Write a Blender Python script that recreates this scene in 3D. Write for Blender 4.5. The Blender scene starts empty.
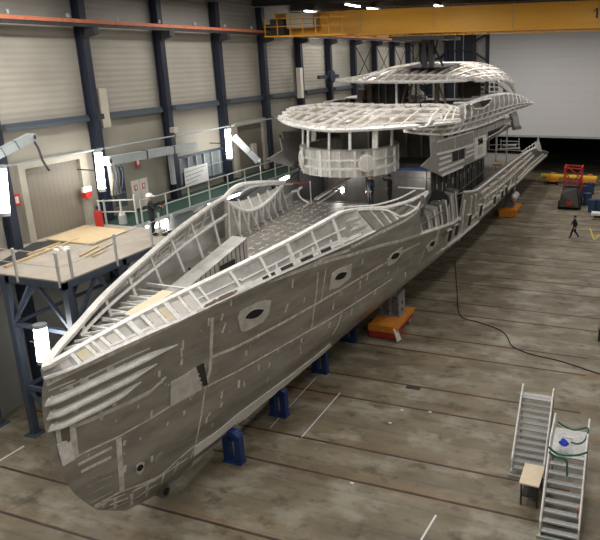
import bpy, bmesh, math, random
from mathutils import Vector, Matrix
from mathutils.bvhtree import BVHTree
random.seed(7)
PI = math.pi
COL = bpy.context.scene.collection
XC = -14.5                       # yacht centreline

# ------------------------------------------------------------------ camera
FPX, CX, CY, PITCH, YAW, ROLL, H = 630.96, 399.96, 234.54, .2744, .3438, -.0155, 15.0
cy_, sy_, cp_, sp_ = math.cos(YAW), math.sin(YAW), math.cos(PITCH), math.sin(PITCH)
FW = Vector((-sy_*cp_, cy_*cp_, -sp_)); RT = Vector((cy_, sy_, 0)); UP = RT.cross(FW)
c_, s_ = math.cos(ROLL), math.sin(ROLL)
RT, UP = c_*RT + s_*UP, -s_*RT + c_*UP
CAM = Vector((0, 0, H))
cd = bpy.data.cameras.new('camera'); cam = bpy.data.objects.new('camera', cd); COL.objects.link(cam)
M = Matrix((RT, UP, -FW)).transposed().to_4x4(); M.translation = CAM
cam.matrix_world = M
cd.sensor_fit = 'HORIZONTAL'; cd.sensor_width = 36; cd.lens = FPX*36/600
cd.shift_x = -(CX-300)/600; cd.shift_y = (CY-270)/600
cd.clip_end = 400
bpy.context.scene.camera = cam

def ray(px, py):
    return (RT*((px-CX)/FPX) - UP*((py-CY)/FPX) + FW)
def P(px, py, x=None, y=None, z=None):
    """the point of a world plane that was measured at this pixel of the photograph"""
    d = ray(px, py)
    if x is not None: t = (x-CAM.x)/d.x
    elif y is not None: t = (y-CAM.y)/d.y
    else: t = (z-CAM.z)/d.z
    return CAM + d*t
def mir(v): return Vector((2*XC-v[0], v[1], v[2]))

# ------------------------------------------------------------------ materials
MAT = {}
def mat(name, col, rough=.6, metal=0., emit=0., noise=0., scale=3., stretch=(1,1,1), bump=0., col2=None, bscale=None, spec=None):
    m = bpy.data.materials.new(name); m.use_nodes = True
    nt = m.node_tree; b = nt.nodes['Principled BSDF']
    b.inputs['Base Color'].default_value = (*col, 1); b.inputs['Roughness'].default_value = rough
    b.inputs['Metallic'].default_value = metal
    if spec is not None: b.inputs['Specular IOR Level'].default_value = spec
    tc = nt.nodes.new('ShaderNodeTexCoord'); mp = nt.nodes.new('ShaderNodeMapping')
    mp.inputs['Scale'].default_value = stretch
    nt.links.new(tc.outputs['Object'], mp.inputs['Vector'])
    n = nt.nodes.new('ShaderNodeTexNoise'); n.inputs['Scale'].default_value = scale; n.inputs['Detail'].default_value = 6
    n.inputs['Roughness'].default_value = .6
    nt.links.new(mp.outputs[0], n.inputs['Vector'])
    amt = noise if noise else .06
    r = nt.nodes.new('ShaderNodeValToRGB')
    r.color_ramp.elements[0].position = .3; r.color_ramp.elements[1].position = .7
    c2 = col2 if col2 else tuple(min(1, c*(1+amt)) for c in col)
    r.color_ramp.elements[0].color = (*[c*(1-amt) for c in col], 1)
    r.color_ramp.elements[1].color = (*c2, 1)
    nt.links.new(n.outputs['Fac'], r.inputs[0]); nt.links.new(r.outputs[0], b.inputs['Base Color'])
    if bump:
        bp = nt.nodes.new('ShaderNodeBump'); bp.inputs['Strength'].default_value = bump; bp.inputs['Distance'].default_value = .02
        nt.links.new(n.outputs['Fac'], bp.inputs['Height']); nt.links.new(bp.outputs[0], b.inputs['Normal'])
    if emit:
        b.inputs['Emission Color'].default_value = (*(col if emit < 0 else (1, .97, .92)), 1); b.inputs['Emission Strength'].default_value = abs(emit)
    MAT[name] = m; return m
ALU = mat('brushed_aluminium', (.37,.358,.338), .34, .58, noise=.24, scale=1.2, stretch=(1,.35,1.5), col2=(.52,.505,.48), bump=.1)
ALUD = mat('dull_aluminium', (.2,.188,.168), .5, .5, noise=.2, scale=2)
ALUM = mat('mid_aluminium', (.45,.44,.42), .4, .45, noise=.25, scale=1.6)
mat('panel_aluminium', (.38,.37,.35), .45, .35, noise=.12, scale=1.5)
ALUL = mat('light_aluminium', (.70,.685,.655), .4, .3, noise=.2, scale=2.5)
WELD = mat('ground_weld', (.88,.86,.82), .45, .15, noise=.2, scale=5)
SEAM = mat('weld_seam', (.74,.72,.68), .45, .3, noise=.3, scale=4)
PRIMER = mat('pale_plate', (.72,.68,.62), .6, .1, noise=.08)
ROOFA = mat('roof_plate', (.36,.305,.245), .35, .55, noise=.35, scale=2)
mat('deck_plate', (.30,.28,.25), .42, .4, noise=.2, scale=1.5)
mat('cream_board', (.78,.70,.50), .6)
mat('bottom_white', (.88,.87,.84), .5)
mat('ring_aluminium', (.78,.75,.7), .3, .5, noise=.35, scale=1.2, stretch=(3,3,.2))
DARK = mat('dark_void', (.012,.012,.013), .8)
DARKM = mat('dark_metal', (.05,.05,.052), .6, .3, noise=.3)
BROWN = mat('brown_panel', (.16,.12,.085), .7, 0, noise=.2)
YEL = mat('crane_yellow', (.80,.40,.035), .5, 0, noise=.10, scale=.8, stretch=(.3,1,1))
ORG = mat('cart_orange', (.72,.26,.03), .55, noise=.15)
RED = mat('cart_red', (.42,.035,.02), .55, noise=.15)
REDB = mat('bright_red', (.55,.035,.03), .5)
RAILR = mat('rail_red', (.55,.17,.09), .6, noise=.2)
BLUE = mat('stand_blue', (.014,.04,.16), .5, noise=.15)
COLB = mat('column_blue', (.014,.019,.036), .55, noise=.15)
COLP = mat('platform_blue', (.055,.072,.105), .55, noise=.15)
GIRT = mat('girt_blue', (.075,.095,.12), .6)
GREYP = mat('pale_grey_paint', (.34,.38,.385), .5, noise=.08)
RAILW = mat('railing_grey', (.55,.57,.54), .5, .2)
GREEN = mat('green_net', (.013,.05,.033), .8, noise=.2)
GREENR = mat('green_rope', (.02,.13,.07), .8)
BLUEB = mat('blue_cloth', (.02,.06,.62), .7)
WHITE = mat('white_paint', (.8,.8,.76), .5)
BEIGE = mat('beige_box', (.5,.46,.38), .6)
PLY = mat('plywood', (.62,.48,.28), .65, noise=.12, scale=2, stretch=(1,6,1))
WOOD = mat('timber', (.5,.38,.22), .7, noise=.15)
DECKG = mat('platform_floor', (.37,.33,.275), .75, noise=.12, scale=1.5)
SKIN = mat('skin', (.5,.28,.19), .6)
CLO = mat('black_clothes', (.02,.02,.024), .85)
CLOB = mat('navy_clothes', (.012,.017,.036), .85)
HAIR = mat('dark_hair', (.03,.02,.015), .8)
HELM = mat('white_helmet', (.85,.85,.82), .4)
LAMP = mat('glowing_lamp', (1,.98,.95), .5, emit=25)
LAMPS = mat('glowing_tube', (1,.97,.9), .5, emit=14)
SCREEN = mat('daylit_pane', (.25,.28,.3), .2)  # plain grey pane of the window band
STEPM = mat('stair_tread', (.56,.57,.57), .45, .4, noise=.15, scale=8)
GRATE = mat('stair_grating', (.5,.5,.5), .5, .4, noise=.3, scale=30)
PAPER = mat('paper', (.75,.75,.74), .7)
YELP = mat('yellow_beam', (.75,.5,.03), .55, noise=.1)
BLUEP = mat('protective_blue', (.04,.12,.5), .5)

def wall_mat():
    m = bpy.data.materials.new('wall_cladding'); m.use_nodes = True; nt = m.node_tree; b = nt.nodes['Principled BSDF']
    geo = nt.nodes.new('ShaderNodeNewGeometry'); sep = nt.nodes.new('ShaderNodeSeparateXYZ'); nt.links.new(geo.outputs['Position'], sep.inputs[0])
    r = nt.nodes.new('ShaderNodeValToRGB'); r.color_ramp.interpolation = 'CONSTANT'
    mr = nt.nodes.new('ShaderNodeMapRange'); mr.inputs['From Min'].default_value = 0; mr.inputs['From Max'].default_value = 20
    nt.links.new(sep.outputs['Z'], mr.inputs['Value']); nt.links.new(mr.outputs[0], r.inputs[0])
    e = r.color_ramp.elements
    e[0].position = 0; e[0].color = (.33,.33,.31,1)
    e[1].position = 6.8/20; e[1].color = (.36,.335,.28,1)
    x = e.new(12.45/20); x.color = (.46,.435,.375,1)
    x = e.new(15.95/20); x.color = (.56,.53,.46,1)
    x = e.new(16.9/20); x.color = (.40,.385,.35,1)  # greyer above the crane rail: shade put into the wall colour
    n = nt.nodes.new('ShaderNodeTexNoise'); n.inputs['Scale'].default_value = .5; n.inputs['Detail'].default_value = 5
    nt.links.new(geo.outputs['Position'], n.inputs['Vector'])
    w = nt.nodes.new('ShaderNodeMath'); w.operation = 'MULTIPLY'; w.inputs[1].default_value = 2*PI/.28
    nt.links.new(sep.outputs['Z'], w.inputs[0])
    s = nt.nodes.new('ShaderNodeMath'); s.operation = 'SINE'; nt.links.new(w.outputs[0], s.inputs[0])
    gt = nt.nodes.new('ShaderNodeMath'); gt.operation = 'GREATER_THAN'; gt.inputs[1].default_value = 12.6; nt.links.new(sep.outputs['Z'], gt.inputs[0])
    sm = nt.nodes.new('ShaderNodeMath'); sm.operation = 'MULTIPLY'; nt.links.new(s.outputs[0], sm.inputs[0]); nt.links.new(gt.outputs[0], sm.inputs[1])
    bp = nt.nodes.new('ShaderNodeBump'); bp.inputs['Strength'].default_value = .35; bp.inputs['Distance'].default_value = .02
    nt.links.new(sm.outputs[0], bp.inputs['Height']); nt.links.new(bp.outputs[0], b.inputs['Normal'])
    mx = nt.nodes.new('ShaderNodeMix'); mx.data_type = 'RGBA'; mx.blend_type = 'MULTIPLY'; mx.inputs['Factor'].default_value = .35
    nt.links.new(r.outputs[0], mx.inputs['A']); nt.links.new(n.outputs['Fac'], mx.inputs['B'])
    nt.links.new(mx.outputs['Result'], b.inputs['Base Color']); b.inputs['Roughness'].default_value = .6
    MAT['wall'] = m; return m
WALLM = wall_mat()

def stripes_mat(name, col, axis, period, strength=.6, rough=.6, dist=.04, dark=.75):
    m = bpy.data.materials.new(name); m.use_nodes = True; nt = m.node_tree; b = nt.nodes['Principled BSDF']
    geo = nt.nodes.new('ShaderNodeNewGeometry'); sep = nt.nodes.new('ShaderNodeSeparateXYZ'); nt.links.new(geo.outputs['Position'], sep.inputs[0])
    w = nt.nodes.new('ShaderNodeMath'); w.operation = 'MULTIPLY'; w.inputs[1].default_value = 1/period; nt.links.new(sep.outputs[axis], w.inputs[0])
    f = nt.nodes.new('ShaderNodeMath'); f.operation = 'FRACT'; nt.links.new(w.outputs[0], f.inputs[0])
    r = nt.nodes.new('ShaderNodeValToRGB'); r.color_ramp.elements[0].position = .04; r.color_ramp.elements[1].position = .12
    r.color_ramp.elements[0].color = (*[c*dark for c in col], 1); r.color_ramp.elements[1].color = (*col, 1)
    nt.links.new(f.outputs[0], r.inputs[0]); nt.links.new(r.outputs[0], b.inputs['Base Color'])
    bp = nt.nodes.new('ShaderNodeBump'); bp.inputs['Strength'].default_value = strength; bp.inputs['Distance'].default_value = dist
    nt.links.new(r.outputs[0], bp.inputs['Height']); nt.links.new(bp.outputs[0], b.inputs['Normal'])
    b.inputs['Roughness'].default_value = rough
    return m
GATEM = stripes_mat('roller_gate_slats', (.19,.17,.135), 'Y', .27, .8, .6, .05)
HANGAR = stripes_mat('hangar_door_sections', (.62,.615,.62), 'Z', 1.05, .3, .55, .01, .93)

def floor_mat():
    m = bpy.data.materials.new('worn_concrete'); m.use_nodes = True; nt = m.node_tree; b = nt.nodes['Principled BSDF']
    geo = nt.nodes.new('ShaderNodeNewGeometry')
    def noise(scale, st=(1,1,1), det=6):
        mp = nt.nodes.new('ShaderNodeMapping'); mp.inputs['Scale'].default_value = st
        nt.links.new(geo.outputs['Position'], mp.inputs['Vector'])
        n = nt.nodes.new('ShaderNodeTexNoise'); n.inputs['Scale'].default_value = scale; n.inputs['Detail'].default_value = det
        n.inputs['Roughness'].default_value = .62
        nt.links.new(mp.outputs[0], n.inputs['Vector']); return n
    def ramp(n, p0, c0, p1, c1):
        r = nt.nodes.new('ShaderNodeValToRGB'); r.color_ramp.elements[0].position = p0; r.color_ramp.elements[1].position = p1
        r.color_ramp.elements[0].color = (*c0,1); r.color_ramp.elements[1].color = (*c1,1); nt.links.new(n.outputs['Fac'], r.inputs[0]); return r
    def mix(a, bb, fac, mode='MIX'):
        mx = nt.nodes.new('ShaderNodeMix'); mx.data_type = 'RGBA'; mx.blend_type = mode
        if isinstance(fac, float): mx.inputs['Factor'].default_value = fac
        else: nt.links.new(fac, mx.inputs['Factor'])
        nt.links.new(a, mx.inputs['A']); nt.links.new(bb, mx.inputs['B']); return mx.outputs['Result']
    base = ramp(noise(.35, (.7,1.3,1)), .35, (.135,.112,.074), .66, (.28,.24,.165))
    st = ramp(noise(.9, (.45,1.3,1)), .3, (.085,.07,.047), .6, (.24,.21,.15))
    col = mix(base.outputs[0], st.outputs[0], .45)
    warm = ramp(noise(.6, (.25,1.1,1)), .55, (0,0,0), .72, (1,1,1))
    br = nt.nodes.new('ShaderNodeRGB'); br.outputs[0].default_value = (.27,.19,.10,1)
    f = nt.nodes.new('ShaderNodeMath'); f.operation = 'MULTIPLY'; f.inputs[1].default_value = .45; nt.links.new(warm.outputs[0], f.inputs[0])
    col = mix(col, br.outputs[0], f.outputs[0])
    pale = ramp(noise(.55, (.8,1.4,1), 10), .50, (0,0,0), .62, (1,1,1))
    pc = nt.nodes.new('ShaderNodeRGB'); pc.outputs[0].default_value = (.40,.385,.31,1)
    f2 = nt.nodes.new('ShaderNodeMath'); f2.operation = 'MULTIPLY'; f2.inputs[1].default_value = .55; nt.links.new(pale.outputs[0], f2.inputs[0])
    col = mix(col, pc.outputs[0], f2.outputs[0])
    dk = ramp(noise(1.3, (.7,1,1), 8), .33, (.35,.33,.3), .45, (1,1,1))
    col = mix(col, dk.outputs[0], .75, 'MULTIPLY')
    # pour joints that run across the hall
    sep = nt.nodes.new('ShaderNodeSeparateXYZ'); nt.links.new(geo.outputs['Position'], sep.inputs[0])
    w = nt.nodes.new('ShaderNodeMath'); w.operation = 'MULTIPLY'; w.inputs[1].default_value = 1/1.34; nt.links.new(sep.outputs['Y'], w.inputs[0])
    fr = nt.nodes.new('ShaderNodeMath'); fr.operation = 'FRACT'; nt.links.new(w.outputs[0], fr.inputs[0])
    rj = nt.nodes.new('ShaderNodeValToRGB'); rj.color_ramp.elements[0].position = .0; rj.color_ramp.elements[0].color = (.55,.5,.45,1)
    rj.color_ramp.elements[1].position = .12; rj.color_ramp.elements[1].color = (1,1,1,1); nt.links.new(fr.outputs[0], rj.inputs[0])
    col = mix(col, rj.outputs[0], .45, 'MULTIPLY')
    def mnode(op, a, v):
        m_ = nt.nodes.new('ShaderNodeMath'); m_.operation = op; nt.links.new(a, m_.inputs[0])
        if isinstance(v, (int,float)): m_.inputs[1].default_value = v
        else: nt.links.new(v, m_.inputs[1])
        return m_.outputs[0]
    t_ = mnode('FRACT', mnode('MULTIPLY', mnode('SUBTRACT', sep.outputs['Y'], 12.1), 1/5.4), 0)
    rs = nt.nodes.new('ShaderNodeValToRGB'); es = rs.color_ramp.elements; es[0].position = 0; es[0].color = (0,0,0,1); es[1].position = 1; es[1].color = (0,0,0,1)
    for p_, c_ in ((.05,0),(.12,1),(.22,0),(.40,0),(.47,1),(.56,0)): x_ = es.new(p_); x_.color = (c_,c_,c_,1)
    nt.links.new(t_, rs.inputs[0])
    ns_ = ramp(noise(.45, (.6,1.2,1), 7), .42, (0,0,0), .62, (1,1,1))
    k_ = mnode('MULTIPLY', mnode('MULTIPLY', rs.outputs[0], ns_.outputs[0]), .6)
    rc = nt.nodes.new('ShaderNodeRGB'); rc.outputs[0].default_value = (.24,.13,.055,1)
    col = mix(col, rc.outputs[0], k_)
    nt.links.new(col, b.inputs['Base Color']); b.inputs['Roughness'].default_value = .55
    rr = ramp(noise(.8), .3, (.35,.35,.35), .7, (.75,.75,.75)); nt.links.new(rr.outputs[0], b.inputs['Roughness'])
    return m
FLOORM = floor_mat()

# ------------------------------------------------------------------ mesh helpers
class MB:
    def __init__(s): s.v = []; s.f = []; s.mi = []; s.mats = []
    def m(s, mt):
        if mt not in s.mats: s.mats.append(mt)
        return s.mats.index(mt)
    def add(s, vs, fs, mt):
        k = len(s.v); s.v += [Vector(v) for v in vs]; i = s.m(mt)
        for f in fs: s.f.append([a+k for a in f]); s.mi.append(i)
        return s
    def box(s, x0, x1, y0, y1, z0, z1, mt):
        vs = [(x,y,z) for z in (z0,z1) for y in (y0,y1) for x in (x0,x1)]
        return s.add(vs, [(0,2,3,1),(4,5,7,6),(0,1,5,4),(2,6,7,3),(0,4,6,2),(1,3,7,5)], mt)
    def bar(s, p0, p1, w, h, mt, up=(0,0,1)):
        p0, p1 = Vector(p0), Vector(p1); d = (p1-p0)
        if d.length < 1e-6: return s
        d.normalize(); u = Vector(up)
        if abs(d.dot(u)) > .98: u = Vector((0,1,0))
        a = d.cross(u).normalized()*w/2; b = a.cross(d).normalized()*h/2
        vs = [p+sa*a+sb*b for p in (p0,p1) for sa,sb in ((-1,-1),(1,-1),(1,1),(-1,1))]
        return s.add(vs, [(3,2,1,0),(4,5,6,7),(0,1,5,4),(1,2,6,5),(2,3,7,6),(3,0,4,7)], mt)
    def tube(s, pts, r, mt, n=8, r1=None):
        pts = [Vector(p) for p in pts]; k = len(pts); vs = []; fs = []
        for i, p in enumerate(pts):
            d = (pts[min(i+1,k-1)]-pts[max(i-1,0)]).normalized(); u = Vector((0,0,1)) if abs(d.z) < .9 else Vector((1,0,0))
            a = d.cross(u).normalized(); b = a.cross(d); rr = r if r1 is None else r+(r1-r)*i/(k-1)
            vs += [p+a*math.cos(2*PI*j/n)*rr+b*math.sin(2*PI*j/n)*rr for j in range(n)]
        for i in range(k-1):
            for j in range(n): fs.append((i*n+j, i*n+(j+1)%n, (i+1)*n+(j+1)%n, (i+1)*n+j))
        fs.append(tuple(reversed(range(n)))); fs.append(tuple(range((k-1)*n, k*n)))
        return s.add(vs, fs, mt)
    def disc(s, c, axis, r, h, mt, n=20):
        c = Vector(c); a = Vector(axis).normalized(); return s.tube([c-a*h/2, c+a*h/2], r, mt, n)
    def prism(s, poly, off, mt):
        poly = [Vector(p) for p in poly]; n = len(poly); off = Vector(off)
        vs = poly+[p+off for p in poly]
        fs = [tuple(range(n)), tuple(reversed(range(n, 2*n)))]+[(i, n+i, n+(i+1)%n, (i+1)%n) for i in range(n)]
        return s.add(vs, fs, mt)
    def grid(s, rows, mt, th=0., nsign=1):
        """surface through rows of points; th gives it thickness"""
        R = len(rows); C = len(rows[0]); vs = [Vector(p) for r in rows for p in r]
        fs = [(i*C+j, i*C+j+1, (i+1)*C+j+1, (i+1)*C+j) for i in range(R-1) for j in range(C-1)]
        if th:
            nr = [Vector() for _ in vs]
            for f in fs:
                nn = (vs[f[2]]-vs[f[0]]).cross(vs[f[3]]-vs[f[1]])
                for a in f: nr[a] += nn
            k = len(vs); vs2 = [v-nsign*nn.normalized()*th if nn.length > 1e-9 else v.copy() for v, nn in zip(vs, nr)]
            border = [j for j in range(C)]+[i*C+C-1 for i in range(1,R)]+[(R-1)*C+j for j in range(C-2,-1,-1)]+[i*C for i in range(R-2,0,-1)]
            f2 = [tuple(reversed([a+k for a in f])) for f in fs]
            fb = [(border[i], border[i]+k, border[(i+1)%len(border)]+k, border[(i+1)%len(border)]) for i in range(len(border))]
            vs += vs2; fs = fs+f2+fb
        return s.add(vs, fs, mt)
    def ribbon(s, pts, nrm, w, mt, off=.012, th=.03):
        """flat strip lying on a surface: pts with normals"""
        pts = [Vector(p) for p in pts]; k = len(pts); vs = []
        if k < 2: return s
        for i, p in enumerate(pts):
            d = (pts[min(i+1,k-1)]-pts[max(i-1,0)]).normalized(); n = Vector(nrm[i] if isinstance(nrm, list) else nrm).normalized()
            a = d.cross(n).normalized()*w/2
            vs += [p-a-n*th, p-a+n*off, p+a+n*off, p+a-n*th]
        fs = []
        for i in range(k-1):
            o = i*4; fs += [(o+j, o+j+1, o+j+5, o+j+4) for j in range(3)]+[(o+3, o, o+4, o+7)]
        fs += [(3,2,1,0), (4*k-4,4*k-3,4*k-2,4*k-1)]
        return s.add(vs, fs, mt)
    def mirror(s):
        k = len(s.v); s.v += [mir(v) for v in s.v[:k]]; fk = len(s.f)
        for i in range(fk): s.f.append([a+k for a in reversed(s.f[i])]); s.mi.append(s.mi[i])
        return s
    def build2(s, name, parent):
        """the starboard piece and its port twin"""
        a = s.build(name, parent); s.v = [mir(v) for v in s.v]; s.f = [list(reversed(f)) for f in s.f]; s.build(name, parent); return a
    def build(s, name, parent=None, smooth=False, origin=None, local=False):
        me = bpy.data.meshes.new(name)
        o0 = Vector(origin) if origin is not None else Vector((0,0,0))
        me.from_pydata([tuple(v-o0) for v in s.v], [], s.f)
        for mt in s.mats: me.materials.append(mt)
        me.polygons.foreach_set('material_index', s.mi); me.update()
        bm = bmesh.new(); bm.from_mesh(me); bmesh.ops.recalc_face_normals(bm, faces=bm.faces); bm.to_mesh(me); bm.free()
        if smooth:
            me.polygons.foreach_set('use_smooth', [True]*len(me.polygons))
            try: me.set_sharp_from_angle(angle=math.radians(35))
            except Exception: pass
        o = bpy.data.objects.new(name, me); COL.objects.link(o); o.location = o0
        if parent is not None:
            o.parent = parent; w = parent
            pw = Vector((0,0,0))
            while w is not None: pw += w.location; w = w.parent
            o.location = o0-pw if not local else o0
        return o
def tag(o, label, cat, group=None, kind=None):
    o['label'] = label; o['category'] = cat
    if group: o['group'] = group
    if kind: o['kind'] = kind
    return o
def thing(name, loc, label, cat, group=None):
    o = bpy.data.objects.new(name, None); COL.objects.link(o); o.location = loc; o.empty_display_size = .3
    return tag(o, label, cat, group)
def struct(mb, name):
    o = mb.build(name); o['kind'] = 'structure'; return o
def copy_thing(o, loc, label, group=None, dup=None):
    c = o.copy(); COL.objects.link(c); c.location = loc; c['label'] = label
    if group: c['group'] = group
    def rec(a, b):
        for ch in [x for x in COL.objects if x.parent == a]:
            d = ch.copy(); COL.objects.link(d); d.parent = b; rec(ch, d)
    rec(o, c); return c
def interp(T, y, k=1):
    """smooth interpolation in a table of tuples sorted by their first value"""
    if y <= T[0][0]: return T[0][k]
    if y >= T[-1][0]: return T[-1][k]
    for i in range(len(T)-1):
        if T[i][0] <= y <= T[i+1][0]: break
    x0, x1 = T[i][0], T[i+1][0]; h = x1-x0; y0, y1 = T[i][k], T[i+1][k]
    def sl(j):
        if j <= 0: return (T[1][k]-T[0][k])/(T[1][0]-T[0][0])
        if j >= len(T)-1: return (T[-1][k]-T[-2][k])/(T[-1][0]-T[-2][0])
        a = (T[j][k]-T[j-1][k])/(T[j][0]-T[j-1][0]); b = (T[j+1][k]-T[j][k])/(T[j+1][0]-T[j][0])
        return 0 if a*b <= 0 else 2*a*b/(a+b)
    t = (y-x0)/h; m0, m1 = sl(i)*h, sl(i+1)*h
    return (2*t**3-3*t*t+1)*y0+(t**3-2*t*t+t)*m0+(-2*t**3+3*t*t)*y1+(t**3-t*t)*m1
def resample(pl, n):
    pl = [Vector(p) for p in pl]; L = [0]
    for a, b in zip(pl, pl[1:]): L.append(L[-1]+(b-a).length)
    out = []
    for i in range(n):
        t = L[-1]*i/(n-1); j = 0
        while j < len(L)-2 and L[j+1] < t: j += 1
        s = 0 if L[j+1] == L[j] else (t-L[j])/(L[j+1]-L[j]); out.append(pl[j].lerp(pl[j+1], min(1, max(0, s))))
    return out
def sm(pl, n):
    """smooth curve through points (Catmull-Rom)"""
    pl = [Vector(p) for p in pl]; out = []
    for i in range(len(pl)-1):
        p0 = pl[max(i-1,0)]; p1 = pl[i]; p2 = pl[i+1]; p3 = pl[min(i+2,len(pl)-1)]
        for k in range(8):
            t = k/8; out.append(.5*((2*p1)+(p2-p0)*t+(2*p0-5*p1+4*p2-p3)*t*t+(3*p1-p0-3*p2+p3)*t**3))
    out.append(pl[-1]); return resample(out, n)

# ================================================================== THE HALL
WX = -25.0; YB = 80.5; XR = 13.0; YF = -8.0; ZC = 18.95
b = MB(); b.box(WX-.3, XR+.3, YF, YB+.6, -.4, 0, FLOORM); b.box(WX-.3, XR+.3, YB+.6, YB+22, -.4, 0, FLOORM); struct(b, 'floor')
b = MB(); b.box(WX-.3, WX, YF, YB, 0, ZC, WALLM); struct(b, 'wall_left')
b = MB(); b.box(XR, XR+.3, YF, YB, 0, ZC, WALLM); struct(b, 'wall_right')
b = MB(); b.box(WX-.3, XR+.3, YF-.3, YF, 0, ZC, WALLM); struct(b, 'wall_front')
CEIL = mat('ceiling_deck', (.05,.038,.03), .8, noise=.2)
b = MB(); b.box(WX-.3, XR+.3, YF-.3, YB+.6, ZC, ZC+.3, CEIL); struct(b, 'ceiling')
DX0 = P(489, 60, y=YB).x; DZ = P(545, 137.5, y=YB-.3).z
BACKW = mat('back_wall_grey', (.42,.41,.39), .6, noise=.08)
b = MB(); b.box(WX-.3, DX0, YB, YB+.4, 0, ZC, BACKW); b.box(DX0, XR, YB+.05, YB+.4, DZ+.3, ZC, BACKW); struct(b, 'wall_back')
b = MB(); b.box(DX0+.1, XR-.2, YB-.35, YB-.1, DZ+.25, 18.2, HANGAR); struct(b, 'door_1')
b = MB(); b.box(DX0+.1, XR-.2, YB-.42, YB-.06, DZ, DZ+.25, GREYP); struct(b, 'trim_1')
b = MB(); b.box(DX0-.35, DX0+.1, YB-.45, YB, 0, 18.6, COLB); struct(b, 'trim_2')
# black sheet painted as night darkness behind the half-open hangar door
b = MB(); b.box(WX, XR, YB+21.5, YB+22, 0, 8, DARK); struct(b, 'wall_yard')
# roof trusses
for k in range(11):
    y = 24.15+5.35*k
    b = MB(); b.box(WX+.1, XR-.1, y-.12, y+.12, ZC-.45, ZC-.02, DARKM)
    tag(b.build('roof_beam'), 'dark steel beam spanning the hall under the ceiling', 'beam', 'roof beams')
# rails let into the concrete
n = 3
for k in range(13):
    for y in (12.72+5.4*k, 14.6+5.4*k):
        if y < 79.5:
            b = MB(); b.box(-24, -.9 if y < 33 else 2, y-.035, y+.035, -.02, .004, DARKM); b.box(-24, -.9 if y < 33 else 2, y+.035, y+.08, -.02, .003, mat('rusty_edge', (.14,.085,.045), .8, noise=.5, scale=1.5) if 'rusty_edge' not in MAT else MAT['rusty_edge'])
            struct(b, 'trim_%d' % n); n += 1
# columns along the left wall
for k in range(-3, 11):
    y = 24.5+5.35*k
    if y < 5: continue
    b = MB(); b.box(-24.9, -24.84, y-.15, y+.15, 0, ZC-.5, COLB); b.box(-24.46, -24.38, y-.19, y+.19, 0, ZC-.5, COLB); b.box(-24.85, -24.4, y-.05, y+.05, 0, ZC-.5, COLB)
    w = 'beside the roller gate' if k == 0 else ''
    o = thing('steel_column', (-24.58, y, 0), 'dark blue steel column of the left wall' , 'column', 'columns of the left wall')
    b.build('shaft', o, origin=(-24.58, y, 0))
    b = MB(); b.prism([(-24.32,y-.15,16.1),(-23.7,y-.15,16.25),(-23.7,y-.15,16.55),(-24.32,y-.15,16.55)], (0,.3,0), DARKM); b.build('bracket', o)
    b = MB(); b.box(-24.2,-24.05,y-.12,y+.12,12.3,12.55,DARKM); b.build('junction_box', o)
labels = ['dark blue column left of the roller gate, partly cut by the picture edge',
 'dark blue column just right of the roller gate behind the upright lamp',
 'dark blue column between the white double door and the window band',
 'dark blue column at the right end of the window band',
 'dark blue column right of the second gate, just left of the bridge',
 'dark blue column with a pale duct hung on it above the bridge roof',
 'dark blue column with a cross arm, left of the upper roof']
cols = sorted([o for o in COL.objects if o.name.startswith('steel_column')], key=lambda o: o.location.y)
for o in cols:
    k = round((o.location.y-18.8)/5.35)
    if 0 <= k < 7:
        o['label'] = labels[k]; del o['group']
    else: o['label'] = 'dark blue wall column far down the hall above the upper roof' if k >= 7 else 'dark blue wall column on the near side of the roller gate bay'
# horizontal girt pieces between columns
for k in range(-2, 11):
    y = 24.15+5.35*k
    b = MB(); b.box(-24.95, -24.7, y-4.85, y+.2, 12.2, 12.36, GIRT); b.box(-24.95,-24.75,y-4.85,y+.2,12.36,12.5,GIRT)
    tag(b.build('wall_girt'), 'grey blue horizontal steel rail between two wall columns', 'rail', 'wall girts')
# crane runway
b = MB(); b.box(-24.15, -23.85, YF+.2, YB-.5, 16.72, 16.88, RAILR)
o = thing('crane_runway', (-24, 30, 16.4), 'long red topped crane rail beam running along the left wall', 'crane rail')
b.build('running_rail', o); b = MB(); b.box(-24.1,-23.9,YF+.2,YB-.5,16.56,16.72,DARKM)
b.build('beam', o)
b = MB()
for i in range(14):
    y = 8+i*3.0; b.box(-23.85,-23.77,y,y+.12,16.92,17.08,GREYP)
b.build('clips', o)
# overhead travelling crane
o = thing('overhead_crane', (-6, 41, 16.5), 'yellow overhead travelling crane spanning the whole hall under the lamps', 'crane')
b = MB(); b.box(-23.4, XR-.5, 40.5, 41.5, 16.52, 17.95, YEL)
for x in range(-22, 13, 5): b.box(x-.02, x+.02, 40.47, 40.5, 16.6, 17.9, MAT['timber'])
b.box(-23.4, XR-.5, 40.38, 40.5, 17.9, 18.0, YEL); b.box(-23.4, XR-.5, 40.38, 40.5, 16.45, 16.55, YEL)
b.build('girder', o)
b = MB(); b.box(-21.5, XR-.5, 43.2, 44.2, 16.5, 17.9, YEL); b.build('girder', o)
b = MB(); b.box(-24.3, -23.4, 40.6, 44.6, 16.92, 17.3, DARKM); b.build('end_truck', o)
b = MB(); b.box(-23.6, -17.5, 39.2, 40.4, 16.42, 16.5, YEL)
for x in [-23.5+.95*i for i in range(7)]:
    b.box(x-.025, x+.025, 39.2, 39.25, 16.5, 17.6, YEL)
b.box(-23.6,-17.5,39.2,39.25,17.55,17.6,YEL); b.box(-23.6,-17.5,39.2,39.25,17.05,17.09,YEL)
b.build('access_platform', o)
b = MB(); b.box(-23.3,-22.3,39.6,40.4,16.52,17.6,DARKM); b.build('switch_cabinet', o)
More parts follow.
